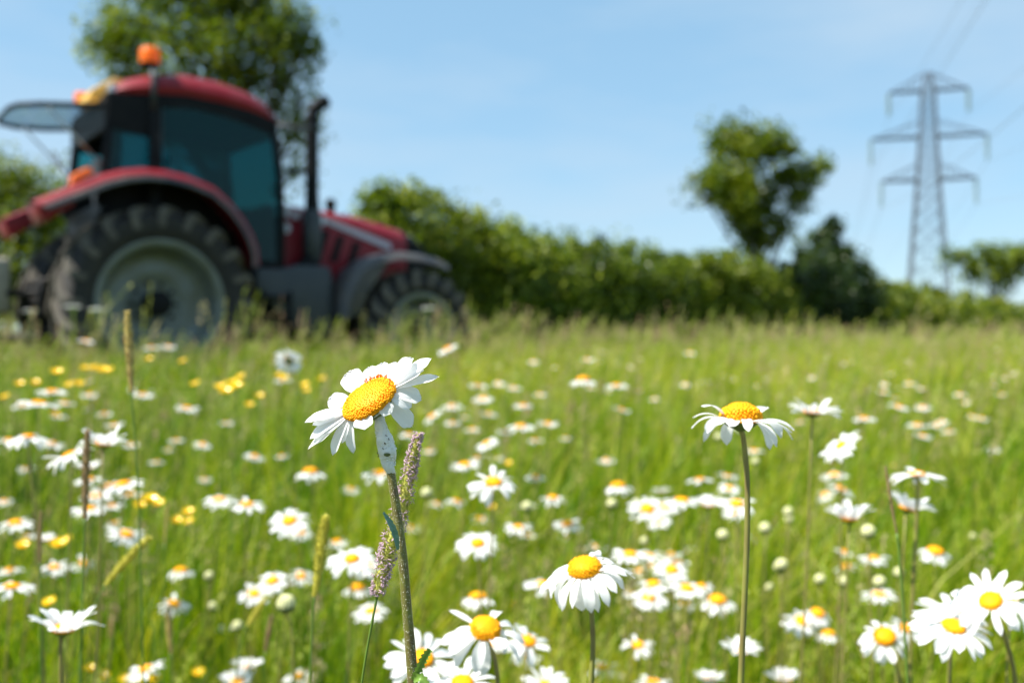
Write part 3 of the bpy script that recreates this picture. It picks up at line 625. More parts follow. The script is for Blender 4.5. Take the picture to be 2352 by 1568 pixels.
# roof
st = [(-0.33, 3.02, 3.12, .70), (-0.22, 3.03, 3.20, .74), (0.03, 3.055, 3.29, .78), (0.32, 3.08, 3.325, .79), (0.68, 3.06, 3.31, .79), (0.98, 3.025, 3.25, .78), (1.20, 2.97, 3.16, .76), (1.33, 2.93, 3.04, .70), (1.38, 2.92, 2.96, .62)]
secs = []
for u, lo, hi, q in st:
    hgt = hi-lo
    secs.append([Vector(p) for p in ((u, -q, lo), (u, -q-0.02, lo+hgt*0.30), (u, -q+0.01, lo+hgt*0.62), (u, -q+0.10, lo+hgt*0.92), (u, -q*0.55, hi+0.01), (u, 0, hi+0.02), (u, q*0.55, hi+0.01), (u, q-0.10, lo+hgt*0.92), (u, q-0.01, lo+hgt*0.62), (u, q+0.02, lo+hgt*0.30), (u, q, lo))])
mb = MB(); v_, f_ = seg_loft(secs); mb.add(v_, f_); mb.build('roof', M_RED, T, angle=32)
# glass
for side in (-1, 1):
    mb = MB(); P_ = [(0.08, 2.18), (0.30, 2.20), (0.52, 2.13), (0.74, 1.98), (0.93, 1.76), (1.03, 1.58), (1.06, 1.42), (1.33, 1.42), (1.33, 1.9), (1.31, 2.40), (1.22, 2.86), (0.74, 2.94), (0.40, 2.97), (0.08, 2.94)]
    mb.prism(P_, side*0.765, side*0.770); dg = mb.build('door_window', M_GLASS, T, smooth=False)
    mb = MB(); mb.tube([(0.14, side*0.80, 2.30), (0.14, side*0.80, 2.44)], 0.015, 6); mb.build('door_handle', M_BLACK, dg)
    mb = MB(); mb.prism([(-0.46, 2.20), (-0.02, 2.23), (0.0, 2.66), (-0.42, 2.68)], side*0.735, side*0.74); mb.build('side_window', M_GLASS, T, smooth=False)
mb = MB(); mb.add([(1.37, -0.72, 2.10), (1.37, 0.72, 2.10), (1.28, 0.68, 2.90), (1.28, -0.68, 2.90)], [(0, 1, 2, 3)]); mb.build('windscreen', M_GLASS, T, smooth=False)
# opened rear window, hinged at the roof
rw = bpy.data.objects.new('rear_window', None); C.objects.link(rw); rw.parent = T; rw.location = (-0.42, 0, 2.92); rw.rotation_euler = (0, R(-8), 0); rw.scale = (0.84, 1, 1); rw.empty_display_size = 0.1
fr = [(0.0, -0.68), (-0.35, -0.69), (-0.72, -0.64), (-0.92, -0.50), (-0.98, -0.30), (-0.98, 0.30), (-0.92, 0.50), (-0.72, 0.64), (-0.35, 0.69), (0.0, 0.68)]
mb = MB(); mb.tube([(a, b_, 0.05*a*a-0.03) for a, b_ in fr]+[(0, -0.68, -0.03)], 0.026, 6); mb.build('window_frame', M_BLACK, rw)
mb = MB(); mb.add([(a, b_, 0.05*a*a-0.03) for a, b_ in fr], [tuple(range(len(fr)))]); mb.build('pane', M_GLASSC, rw, smooth=False)
for side in (-1, 1):
    mb = MB(); mb.tube([(-0.44, side*0.62, 2.30), (-0.95, side*0.60, 2.83)], 0.012, 6); mb.build('gas_strut', M_CHROME, T)
# roof furniture
for (u, y, z, s_) in ((0.0, -0.66, 3.30, 1.0), (-0.36, 0.62, 3.10, 0.8)):
    mb = MB(); mb.lathe([(0.05*s_, 0.0), (0.05*s_, 0.03), (0.10*s_, 0.04), (0.10*s_, 0.07)], 18); be = mb.build('beacon', M_BLACK, T); be.location = (u, y, z)
    mb = MB(); mb.lathe([(0.095*s_, 0.07), (0.10*s_, 0.10), (0.098*s_, 0.19*s_+0.02), (0.07*s_, 0.235*s_), (0.001, 0.245*s_)], 20); mb.build('lens', M_ORANGE, be)
mb = MB(); mb.tube([(0.0, -0.79, 2.88), (0.0, -0.80, 3.22), (0.0, -0.72, 3.31)], 0.030, 8); mb.build('beacon_bracket', M_SKIRT, T)
mb = MB(); mb.prism([(-0.54, 2.99), (-0.36, 2.99), (-0.20, 3.06), (-0.20, 3.22), (-0.30, 3.23), (-0.52, 3.08)], -0.48, 0.05); mb.build('work_lamp', M_YEL, T, bevel=0.015)
mb = MB(); mb.prism([(-0.40, 3.02), (-0.26, 3.02), (-0.26, 3.12), (-0.38, 3.12)], -0.66, -0.50); mb.build('work_lamp', M_CHROME, T, bevel=0.015)
# exhaust and mirror
mb = MB(); mb.tube(spline([(1.62, -0.62, 1.30), (1.80, -0.60, 1.55), (1.80, -0.60, 2.2), (1.80, -0.60, 3.05), (1.80, -0.60, 3.14), (1.87, -0.61, 3.22), (1.97, -0.62, 3.29)], 4), [0.10]*5+[0.085]*3+[0.074]*17, 14); ex = mb.build('exhaust', M_BLACK, T)
mb = MB(); mb.lathe([(0.075, 1.42), (0.105, 1.46), (0.105, 2.0), (0.06, 2.08)], 16, M=Matrix.Translation((1.80, -0.60, 0))); mb.build('silencer', M_SKIRT, ex)
mb = MB(); mb.tube([(1.33, -0.75, 2.90), (1.74, -0.72, 2.93)], 0.030, 8); mb.build('mirror_arm', M_GREYP, T)
mb = MB(); mb.tube([(1.50, -0.60, 2.46), (1.80, -0.60, 2.47)], 0.025, 6); mb.build('exhaust_clamp', M_BLACK, T)
# fuel tank / steps
for side in (-1, 1):
    mb = MB(); mb.prism([(1.02, 1.34), (1.30, 1.34), (1.50, 1.39), (1.86, 1.39), (1.90, 1.30), (1.90, 0.74), (1.84, 0.60), (1.50, 0.60), (1.38, 0.80), (1.10, 1.02), (1.02, 1.12)], side*0.50, side*0.93); mb.build('fuel_tank', M_SKIRT, T, bevel=0.03)
    mb = MB()
    for k in range(3): mb.box((1.06, side*0.90, 0.50+k*0.26), (1.36, side*1.02, 0.53+k*0.26))
    mb.box((1.05, side*0.96, 0.50), (1.08, side*1.0, 1.1)); mb.box((1.36, side*0.96, 0.50), (1.39, side*1.0, 1.1)); mb.build('steps', M_BLACK, T)
    # front mudguard
    A = [(1.94, 0.82), (1.95, 1.0), (2.02, 1.20), (2.14, 1.38), (2.35, 1.51), (2.65, 1.575), (2.96, 1.565), (3.20, 1.52), (3.34, 1.46)]
    rows = []
    for u, z in A:
        nrm = Vector((u-2.98, 0, z-0.70)).normalized(); q = [(0.62, 0.0), (0.72, 0.02), (0.98, 0.02), (1.06, -0.01), (1.09, -0.08), (1.07, -0.08), (1.04, -0.03), (0.98, -0.005), (0.62, -0.02)]
        rows.append([Vector((u, side*y, z))+nrm*o2 for y, o2 in q])
    mb = MB(); v_, f_ = seg_loft(rows); mb.add(v_, f_); mb.build('front_mudguard', M_GREYP, T, angle=50)
    mb = MB(); mb.prism([(1.96, 0.84), (2.20, 0.84), (2.30, 1.10), (2.50, 1.36), (2.62, 1.52), (2.35, 1.48), (2.14, 1.35), (2.0, 1.15)], side*0.60, side*1.0)
    mb.build('mudguard_skirt', M_GREYP, T, bevel=0.02)
# cab interior
mb = MB(); mb.box((0.05, -0.26, 1.75), (0.52, 0.26, 1.90)); mb.box((-0.06, -0.24, 1.85), (0.10, 0.24, 2.48), Matrix.Translation((0, 0, 0)) @ Matrix.Rotation(R(-8), 4, 'Y')); mb.box((-0.2, -0.13, 2.5), (-0.12, 0.13, 2.66)); mb.box((0.15, -0.2, 1.38), (0.4, 0.2, 1.75))
mb.build('driver_seat', M_SEAT, T, bevel=0.04)
mb = MB(); sw = [Vector((0.98+0.19*math.cos(a)*0.6, 0.19*math.sin(a), 2.16+0.19*math.cos(a)*0.75)) for a in [2*PI*i/20 for i in range(21)]]; mb.tube(sw, 0.016, 6, caps=False); mb.tube([(0.98, 0, 2.16), (1.18, 0, 1.8)], 0.035, 8); mb.tube([sw[3], sw[13]], 0.012, 5); mb.build('steering_wheel', M_BLACK, T)
mb = MB(); mb.box((1.08, -0.25, 1.38), (1.33, 0.25, 2.05)); mb.box((0.1, 0.34, 1.5), (0.75, 0.55, 1.98)); mb.box((0.1, -0.55, 1.5), (0.6, -0.36, 2.0)); mb.build('dashboard', M_BLACK, T, bevel=0.03)
# rear linkage
mb = MB()
for side in (-1, 1):
    mb.tube([(-0.45, side*0.35, 0.62), (-1.25, side*0.42, 0.60)], 0.045, 8); mb.tube([(-0.5, side*0.3, 1.25), (-0.95, side*0.38, 1.15), (-0.98, side*0.4, 0.62)], 0.04, 8)
mb.tube([(-0.5, 0, 1.10), (-1.2, 0.3, 1.05)], 0.04, 8); mb.build('rear_linkage', M_BLACK, T)
mb = MB(); mb.box((-1.50, 0.25, 0.85), (-1.12, 0.95, 1.42)); mb.build('ballast_block', M_WEIGHT, T, bevel=0.04)

# ------------------------------------------------------------------ daisies
def smooth(t): t = max(0, min(1, t)); return t*t*(3-2*t)
def petal(mb, base, tip, up, width, arch=0.06, cup=0.10, twist=0.0, notch=1.0, nu=6, nv=9, m=0, base_w=0.42):
    base, tip = Vector(base), Vector(tip); ax = tip-base; Ln = ax.length; side = ax.cross(up).normalized(); nrm = side.cross(ax).normalized(); P = []
    for i in range(nv+1):
        t = 1-(1-i/nv)**1.25; hw_ = width/2*(base_w+(1-base_w)*smooth(t/0.5))
        if t > 0.72: hw_ *= math.sqrt(max(0.06, 1-((t-0.72)/0.285)**2))
        tw = twist*t; s2 = side*math.cos(tw)+nrm*math.sin(tw); n2 = nrm*math.cos(tw)-side*math.sin(tw); row = []
        for j in range(nu+1):
            s_ = 2*j/nu-1; e = (-0.05*s_*s_+0.018*notch*math.cos(s_*PI*2.5))*Ln*smooth((t-0.75)/0.25)
            row.append(base+ax*t+nrm*(arch*Ln*4*t*(1-t))+s2*(hw_*s_)+n2*(cup*width*(s_*s_-0.4)+0.025*width*math.cos(s_*PI*3))+ax.normalized()*e)
        P.append(row)
    mb.grid(P, m)
def disc_mesh(name, rd, hgt, n, bump, material, rings=0, seed=0):
    """domed disc covered in florets laid out on a spiral"""
    mb = MB(); prof = [(rd*math.sin(a), hgt*math.cos(a)) for a in [PI/2*(1.12-i/8*1.12) for i in range(9)]]; prof[-1] = (rd*0.02, hgt)
    mb.lathe([(max(r_, 0.00001), h_) for r_, h_ in prof], 20)
    r = random.Random(seed)
    for i in range(n):
        q = (i+0.5)/n; a = math.acos(1-q*0.98); th = i*2.399963+r.uniform(-.5, .5)/math.sqrt(i+1); a = a*(1+r.uniform(-.02, .02)); nn = Vector((math.sin(a)*math.cos(th), math.sin(a)*math.sin(th), math.cos(a)))
        p = Vector((nn.x*rd, nn.y*rd, nn.z*hgt)); nrm = Vector((nn.x/rd, nn.y/rd, nn.z/hgt)).normalized()
        s_ = bump*(0.8+0.45*r.random())*(0.6 if q < 0.35 else 1.08); ht = s_*(1.1 if q > 0.4 else 0.7)
        A = nrm.orthogonal().normalized(); B = nrm.cross(A); k = 5; V = []
        for (rr, hh) in ((1.0, 0.0), (1.05, 0.6), (0.55, 1.15)):
            V += [p+nrm*(ht*hh)+(A*math.cos(2*PI*j/k)+B*math.sin(2*PI*j/k))*s_*rr for j in range(k)]
        V.append(p+nrm*ht*(0.7 if q > 0.45 else 1.2))
        F = [(l*k+j, l*k+(j+1) % k, (l+1)*k+(j+1) % k, (l+1)*k+j) for l in range(2) for j in range(k)]+[(2*k+j, 2*k+(j+1) % k, 3*k) for j in range(k)]
        mb.add(V, F)
    return mb.mesh(name, material)
def calyx_mesh(name, rd):
    mb = MB(); mb.lathe([(rd*1.02, -rd*0.02), (rd*0.98, -rd*0.16), (rd*0.72, -rd*0.40), (rd*0.32, -rd*0.56), (rd*0.14, -rd*0.66)], 16); return mb.mesh(name, M_CALYX)

def frame_from_normal(n, spin=0.0):
    n = Vector(n).normalized(); M = n.to_track_quat('Z', 'Y').to_matrix().to_4x4(); return M @ Matrix.Rotation(spin, 4, 'Z')

# ---- the sharp foreground daisy
DH = 0.388
HC = at(846, 914, DH); kpx = DH/FPX
n_h = Vector((-0.45, -0.45, 0.77)).normalized()
root = thing('oxeye_daisy', 'tallest sharp white daisy in front of the tractor, froth under its head', 'flower', (at(955, 1640, DH).x, DH, 0.0), 0, 'oxeye daisies')
def loc(p): return Vector(p)-root.location
fr_h = frame_from_normal(n_h)
dm = disc_mesh('flower_disc', 0.0114, 0.0046, 560, 0.00050, M_DISC, seed=3)
do = link_obj('flower_disc', dm, root, M=Matrix.Translation(loc(HC-n_h*0.0012)) @ fr_h)
# taller open florets round the rim: short tubes
mb = MB(); r = random.Random(5); f3 = fr_h.to_3x3(); placed = 0
while placed < 22:
    a = r.uniform(0, 2*PI); q = r.uniform(0.80, 0.97); p = Vector((math.cos(a)*0.0114*q, math.sin(a)*0.0114*q, 0.0046*math.sqrt(1-q*q))); wp_ = f3 @ Vector((p.x, p.y, 0))
    if wp_.z < 0.0035 or (wp_.x > 0.004 and r.random() < 0.6): continue
    placed += 1; nn = (Vector((p.x, p.y, 0)).normalized()*0.55+Vector((0, 0, 1))+f3.inverted() @ Vector((r.uniform(-.15, .15), 0, 0.5))).normalized(); hgt = r.uniform(0.0015, 0.0024)
    mb.tube([p, p+nn*hgt*0.75, p+nn*hgt], [0.00022, 0.00024, 0.00042], 6)
mb.build('stamens', M_STAMEN, do)
link_obj('bracts', calyx_mesh('bracts', 0.0105), root, M=Matrix.Translation(loc(HC-n_h*0.0016)) @ fr_h)
R4 = lambda x, y: ((658.6+x*0.258), (771.5+y*0.258))
# tips (zoom coords), petal width in mm, arch, length cap in mm
HP = [(165, 765, 5.2, .10, 21), (228, 790, 4.8, .05, 20.5), (207, 912, 5.6, .06, 22), (190, 1002, 4.2, .03, 23), (405, 1060, 5.0, .06, 23), (590, 1040, 5.0, .09, 22), (800, 715, 6.2, .10, 11),
      (1118, 805, 6.4, .08, 20), (1112, 632, 5.2, .12, 17.5), (1200, 565, 6.6, .10, 18.5), (1352, 360, 4.4, .04, 24), (1285, 200, 5.2, .05, 24), (1120, 195, 8.0, .06, 22), (970, 228, 5.0, .05, 20), (860, 232, 6.6, .06, 20),
      (270, 745, 5.0, .08, 20), (260, 960, 5.2, .04, 21), (490, 950, 5.4, .06, 19), (930, 690, 5.2, .12, 14), (1215, 300, 6.4, .06, 22), (745, 268, 5.6, .08, 19), (535, 325, 8.6, .06, 19.5), (365, 572, 6.4, .05, 18.5), (330, 870, 6.4, .03, 19), (690, 830, 7.0, .12, 17)]
view = Vector((0, 1, 0))
for i, (zx, zy, wmm, arch, cap) in enumerate(HP):
    px, py = R4(zx, zy); s_ = at(px, py, DH)-HC; s_.y = 0
    tpl = -(n_h.x*s_.x+n_h.z*s_.z)/n_h.y; Lc = cap/1000+0.0; q2 = Lc*Lc-s_.length_squared
    if s_.length_squared+tpl*tpl > Lc*Lc: tpl = math.copysign(math.sqrt(max(q2, 0)), tpl)
    k_ = (DH+tpl)/DH; tip = HC+Vector((s_.x*k_, tpl, (at(px, py, DH+tpl).z-HC.z)))
    tip.x = at(px, py, DH+tpl).x
    din = (tip-HC)-n_h*(tip-HC).dot(n_h); din.normalize(); base = HC+din*0.0092-n_h*0.0012
    mb = MB(); petal(mb, loc(base), loc(tip), n_h*0.8+Vector((-0.25, -0.5, 0.35)), wmm/1000*1.12, arch, rnd.uniform(0.04, 0.14), rnd.uniform(-0.25, 0.25), rnd.uniform(0.4, 1.6), 8, 14, base_w=0.5)
    mb.build('petal', M_PETAL, root)
SP = spline(to_ground([loc(at(868, 962, DH)), loc(at(878, 1000, DH)), loc(at(892, 1055, DH)), loc(at(905, 1130, DH)), loc(at(917, 1215, DH)), loc(at(926, 1290, DH)), loc(at(935, 1400, DH)), loc(at(943, 1490, DH)), loc(at(949, 1568, DH)), loc(at(955, 1640, DH))]), 7)
def rad_at(i): return np.interp(i, [0, 14, 30, 60, 63, 120], [0.00150, 0.00168, 0.00185, 0.00225, 0.0023, 0.0026])
mb = MB(); KS = 14; V = []
for i, p in enumerate(SP):
    Tn = (SP[min(i+1, len(SP)-1)]-SP[max(i-1, 0)]).normalized(); A = Tn.cross(Vector((0, 1, 0))).normalized(); B = Tn.cross(A).normalized()
    for j in range(KS): V.append(p+(A*math.cos(2*PI*j/KS)+B*math.sin(2*PI*j/KS))*rad_at(i)*(1.0 if j % 2 else 0.90))
mb.add(V, [(i*KS+j, i*KS+(j+1) % KS, (i+1)*KS+(j+1) % KS, (i+1)*KS+j) for i in range(len(SP)-1) for j in range(KS)])
stem = mb.build('stem', M_HSTEM, root)
mb = MB(); r = random.Random(8)
for i in range(2800):
    q = r.random()**0.8*66; k = int(q); p = SP[k].lerp(SP[min(k+1, len(SP)-1)], q-k); a = r.uniform(0, 2*PI)
    if k < 6: continue
    Tn = (SP[min(k+1, len(SP)-1)]-SP[k]).normalized(); A = Tn.cross(Vector((0, 1, 0))).normalized(); B = Tn.cross(A).normalized(); dd = A*math.cos(a)+B*math.sin(a)
    p0 = p+dd*rad_at(k)*0.93; e = p0+dd*r.uniform(0.0002, 0.00065)+Tn*r.uniform(-0.0005, 0.0005); sd_ = Tn.cross(dd)*0.00009
    mb.add([p0-sd_, p0+sd_, e], [(0, 1, 2)])
mb.build('hairs', M_HAIR, stem, smooth=False)
def leaf_blade(pts, widths, up, teeth=0, fold=0.25):
    mb = MB(); P = []
    for i, p in enumerate(pts):
        Tn = (pts[min(i+1, len(pts)-1)]-pts[max(i-1, 0)]).normalized(); sd_ = Tn.cross(up).normalized(); nn = sd_.cross(Tn); w_ = widths[i]*(1.0+(teeth if i % 2 else -teeth))
        P.append([p-sd_*w_+nn*w_*fold, p-sd_*w_*0.5+nn*w_*fold*0.35, p, p+sd_*w_*0.5+nn*w_*fold*0.35, p+sd_*w_+nn*w_*fold])
    mb.grid(P); return mb
lp = spline([loc(at(913, 1262, DH-.002)), loc(at(908, 1235, DH-.004)), loc(at(897, 1205, DH-.006)), loc(at(880, 1176, DH-.007))], 5)
leaf_blade(lp, [0.00025+0.0011*math.sin(PI*min(1, 0.08+i/len(lp)*0.92)) for i in range(len(lp))], Vector((0.5, -0.75, 0.2)), 0.10, 0.6).build('leaf', M_LEAFB, root)
lp = spline([loc(at(950, 1560, DH-.002)), loc(at(962, 1535, DH-.004)), loc(at(974, 1510, DH-.005)), loc(at(988, 1490, DH-.006))], 5)
leaf_blade(lp, [0.0006+0.0009*math.sin(PI*(0.15+0.7*i/len(lp))) for i in range(len(lp))], Vector((0.2, -0.9, 0.3)), 0.28, 0.5).build('leaf', M_LEAFG, root)
lp = spline([loc(at(950, 1560, DH-.003)), loc(at(966, 1556, DH-.005)), loc(at(980, 1575, DH-.006))], 5)
leaf_blade(lp, [0.0006+0.0011*math.sin(PI*(0.15+0.7*i/len(lp))) for i in range(len(lp))], Vector((0.1, -0.9, 0.4)), 0.25, 0.4).build('leaf', M_LEAFG, root)
# insect froth wrapped round the top of the stem
M_FOAM = mat('froth', (0.93, 0.94, 0.92), 0.30, col2=(0.74, 0.77, 0.68), scale=520, noise=0.4, bump=0.45, bscale=2600, transl=0.25, spec=0.6)
fo = thing('spittle_froth', 'pale bubbly insect froth wrapped round the tall daisy stem below its head', 'froth', at(885, 1055, DH))
mb = MB(); fp = spline([at(868, 950, DH+.0005)-fo.location, at(872, 966, DH-.0005)-fo.location, at(877, 990, DH-.0005)-fo.location, at(885, 1015, DH-.0005)-fo.location, at(890, 1040, DH-.0003)-fo.location, at(893, 1068, DH)-fo.location, at(898, 1090, DH)-fo.location], 14)
rr = [np.interp(i/(len(fp)-1), [0, 0.2, 0.45, 0.62, 0.8, 1], [0.0016, 0.0019, 0.0031, 0.0036, 0.0026, 0.0015])for i in range(len(fp))]
mb.tube(fp, rr, 32); r = random.Random(2)
mb.v = [tuple(Vector(p)*(1.0)+Vector((math.sin(p[2]*900+p[1]*700), math.sin(p[2]*1100+2), 0))*0.00026) for p in mb.v]
foam = mb.build('foam_mass', M_FOAM, fo)
mb = MB()
for i in range(520):
    k = r.randrange(1, len(fp)-14); a = r.uniform(0, 2*PI); Tn = (fp[k+1]-fp[k]).normalized(); A = Tn.cross(Vector((0, 1, 0))).normalized(); B = Tn.cross(A).normalized()
    p = fp[k].lerp(fp[k+1], r.random())+(A*math.cos(a)+B*math.sin(a))*rr[k]*0.98; s_ = r.choice([0.00014, 0.0002, 0.0003, 0.0004])
    mb.lathe([(s_*0.05, -s_), (s_*0.8, -s_*0.6), (s_, 0), (s_*0.8, s_*0.6), (s_*0.05, s_)], 8, M=Matrix.Translation(p))
mb.build('bubbles', M_FOAM, fo)
mb = MB()
for (px, py, a) in ((884, 1018, 0.9), (867, 1040, 1.3), (869, 1047, 1.8), (887, 1000, 0.4), (880, 1030, 1.0), (893, 1008, 1.2)):
    p = at(px, py, DH-0.0038)-fo.location; dv = Vector((math.cos(a), 0, -math.sin(a)))*0.0005; mb.tube([p-dv, p, p+dv], [0.0001, 0.00022, 0.0001], 6)
mb.build('dark_specks', M_BARK, fo)
mb = MB(); p = at(889, 1043, DH-0.0034)-fo.location; mb.lathe([(0.0002, -0.0009), (0.0011, -0.0005), (0.0014, 0.0), (0.0011, 0.0004), (0.0002, 0.0007)], 14, M=Matrix.Translation(p)); mb.build('bare_stem_patch', M_CALYX, fo)

# ---- generic heads
def head_petals(Rr, rd, n, droop, seed, wr=0.225, arch=0.06, separate=False, dvar=8, skip=0.0, nu=4, nv=6):
    r = random.Random(seed); out = []; one = MB()
    for i in range(n):
        if r.random() < skip: continue
        a = 2*PI*(i+r.uniform(-.38, .38))/n; dr = R(droop+r.gauss(0, dvar)); Ln = (Rr-rd*0.85)*r.uniform(0.80, 1.10)
        b_ = Vector((math.cos(a)*rd*0.85, math.sin(a)*rd*0.85, -rd*0.10)); dv = Vector((math.cos(a)*math.cos(dr), math.sin(a)*math.cos(dr), -math.sin(dr)))
        mb = MB() if separate else one
        petal(mb, b_, b_+dv*Ln, Vector((0, 0, 1)), Rr*wr*r.uniform(0.72, 1.2), arch*r.uniform(0.3, 1.7), r.uniform(0.02, 0.2), r.uniform(-.6, .6), r.uniform(0.3, 1.2), nu, nv)
        if separate: out.append(mb)
    return out if separate else one
PROTO = {}
def proto(kind):
    """shared meshes for a daisy head of unit radius"""
    if kind in PROTO: return PROTO[kind]
    k, v = kind
    spec = {'flat': (18, 10), 'droop': (18, 34), 'cup': (19, -32), 'ragged': (15, 20)}[k]
    rd = 0.33 if k != 'droop' else 0.40
    pm = head_petals(1.0, rd, spec[0]+v, spec[1], hash_(k)+v*17, dvar=10 if k != 'ragged' else 22, skip=0.0 if k != 'ragged' else 0.2).mesh('petals', M_PETAL)
    dm_ = disc_mesh('disc', rd, rd*(0.42 if k != 'droop' else 0.62), 70, rd*0.085, M_DISCF, seed=v); cm = calyx_mesh('bracts', rd*0.95)
    mb = MB(); q = head_petals(1.0, rd, spec[0]-2, spec[1], 40+v, nu=2, nv=3, wr=0.30); mb.add(q.v, q.f, 0); mb.lathe([(rd, -0.04), (rd*0.9, rd*0.25), (rd*0.5, rd*0.45), (0.01, rd*0.5)], 10, m=1); mb.lathe([(rd, -0.03), (rd*0.6, -rd*0.45), (rd*0.12, -rd*0.6)], 8, m=2)
    lo = mb.mesh('daisy_head', [M_PETAL, M_DISCF, M_CALYX])
    PROTO[kind] = (pm, dm_, cm, lo, rd); return PROTO[kind]
def hash_(s_): return sum(ord(c) for c in s_)
def stem_mesh(top_off, h, rad, seed, mt=None):
    """gently curved stem from the root (0,0,0) to the head"""
    r = random.Random(seed); mb = MB(); b = Vector((0, 0, 0)); t = Vector(top_off)
    m1 = b.lerp(t, 0.4)+Vector((r.uniform(-.02, .02), r.uniform(-.01, .01), 0)); m2 = b.lerp(t, 0.75)+Vector((r.uniform(-.008, .008), 0, 0))
    mb.tube(spline([b, m1, m2, t], 4), [rad*1.2-rad*0.4*i/12 for i in range(13)], 6); return mb.mesh('stem', mt or M_STEM)
ALL = []          # (px, py, object, width) for the labels
def daisy(px, py, wpx, ta=18, tb=0, kind='flat', seed=None, size=0.047, stem_path=None, detail=None, label=None, n=None, d=None):
    """ta tilts the face towards the lens, tb to the right, both in degrees"""
    seed = seed if seed is not None else len(ALL)*7+3; r = random.Random(seed)
    d = d or FPX*size/wpx; hc = at(px, py, d); g0 = float(gz(hc.x, d))
    if hc.z < g0+0.10:   # a bigger, nearer flower would sit below the turf: bring it up the slope
        pass
    nrm = Vector((math.sin(R(tb)), -math.sin(R(ta)), math.cos(R(ta)))).normalized(); Rr = size/2
    bx = hc.x-nrm.x*0.02+r.uniform(-.03, .03); by = d+r.uniform(-.02, .03)
    rt = thing('oxeye_daisy', label or '?', 'flower', (bx, by, g0), 0, 'oxeye daisies')
    off_ = hc-rt.location; Mx = Matrix.Translation(off_) @ frame_from_normal(nrm, r.uniform(0, 6.28)); rd = 0.33
    if detail:
        rd = detail.get('rd', 0.36); np_ = detail.get('n', 18)
        for mb in head_petals(Rr, rd*Rr, np_, detail.get('droop', 15), seed, detail.get('wr', 0.245), detail.get('arch', 0.10), True, detail.get('dvar', 10), detail.get('skip', 0), 6, 9):
            o_ = mb.build('petal', M_PETAL, rt); o_.matrix_local = Mx
        link_obj('flower_disc', disc_mesh('flower_disc', rd*Rr, rd*Rr*detail.get('dome', 0.55), 220, rd*Rr*0.072, M_DISCF, seed=seed), rt, M=Mx)
        link_obj('bracts', calyx_mesh('bracts', rd*Rr*0.95), rt, M=Mx)
    else:
        kd = (kind, r.randrange(3)); pm, dm_, cm, lo, rd = proto(kd); Ms = Mx @ Matrix.Diagonal((Rr, Rr, Rr, 1))
        if wpx >= 34:
            for nm, me_ in (('petals', pm), ('flower_disc', dm_), ('bracts', cm)): link_obj(nm, me_, rt, M=Ms)
        else: link_obj('flower_head', lo, rt, M=Ms)
    ctr = off_-nrm*Rr*rd*0.55
    if stem_path:
        pts = [ctr]+[at(a, b_, d)-rt.location for a, b_ in stem_path]; last = pts[-1]
        pts = to_ground(pts)
        mb = MB(); sp = spline(pts, 5); mb.tube(sp, [0.00125+0.0006*i/len(sp) for i in range(len(sp))], 8); mb.build('stem', M_STEM, rt)
    else: link_obj('stem', stem_mesh(ctr, 0, 0.0011 if wpx > 60 else 0.0012, seed), rt)
    if label is None: ALL.append((px, py, rt, wpx, ta, kind))
    return rt
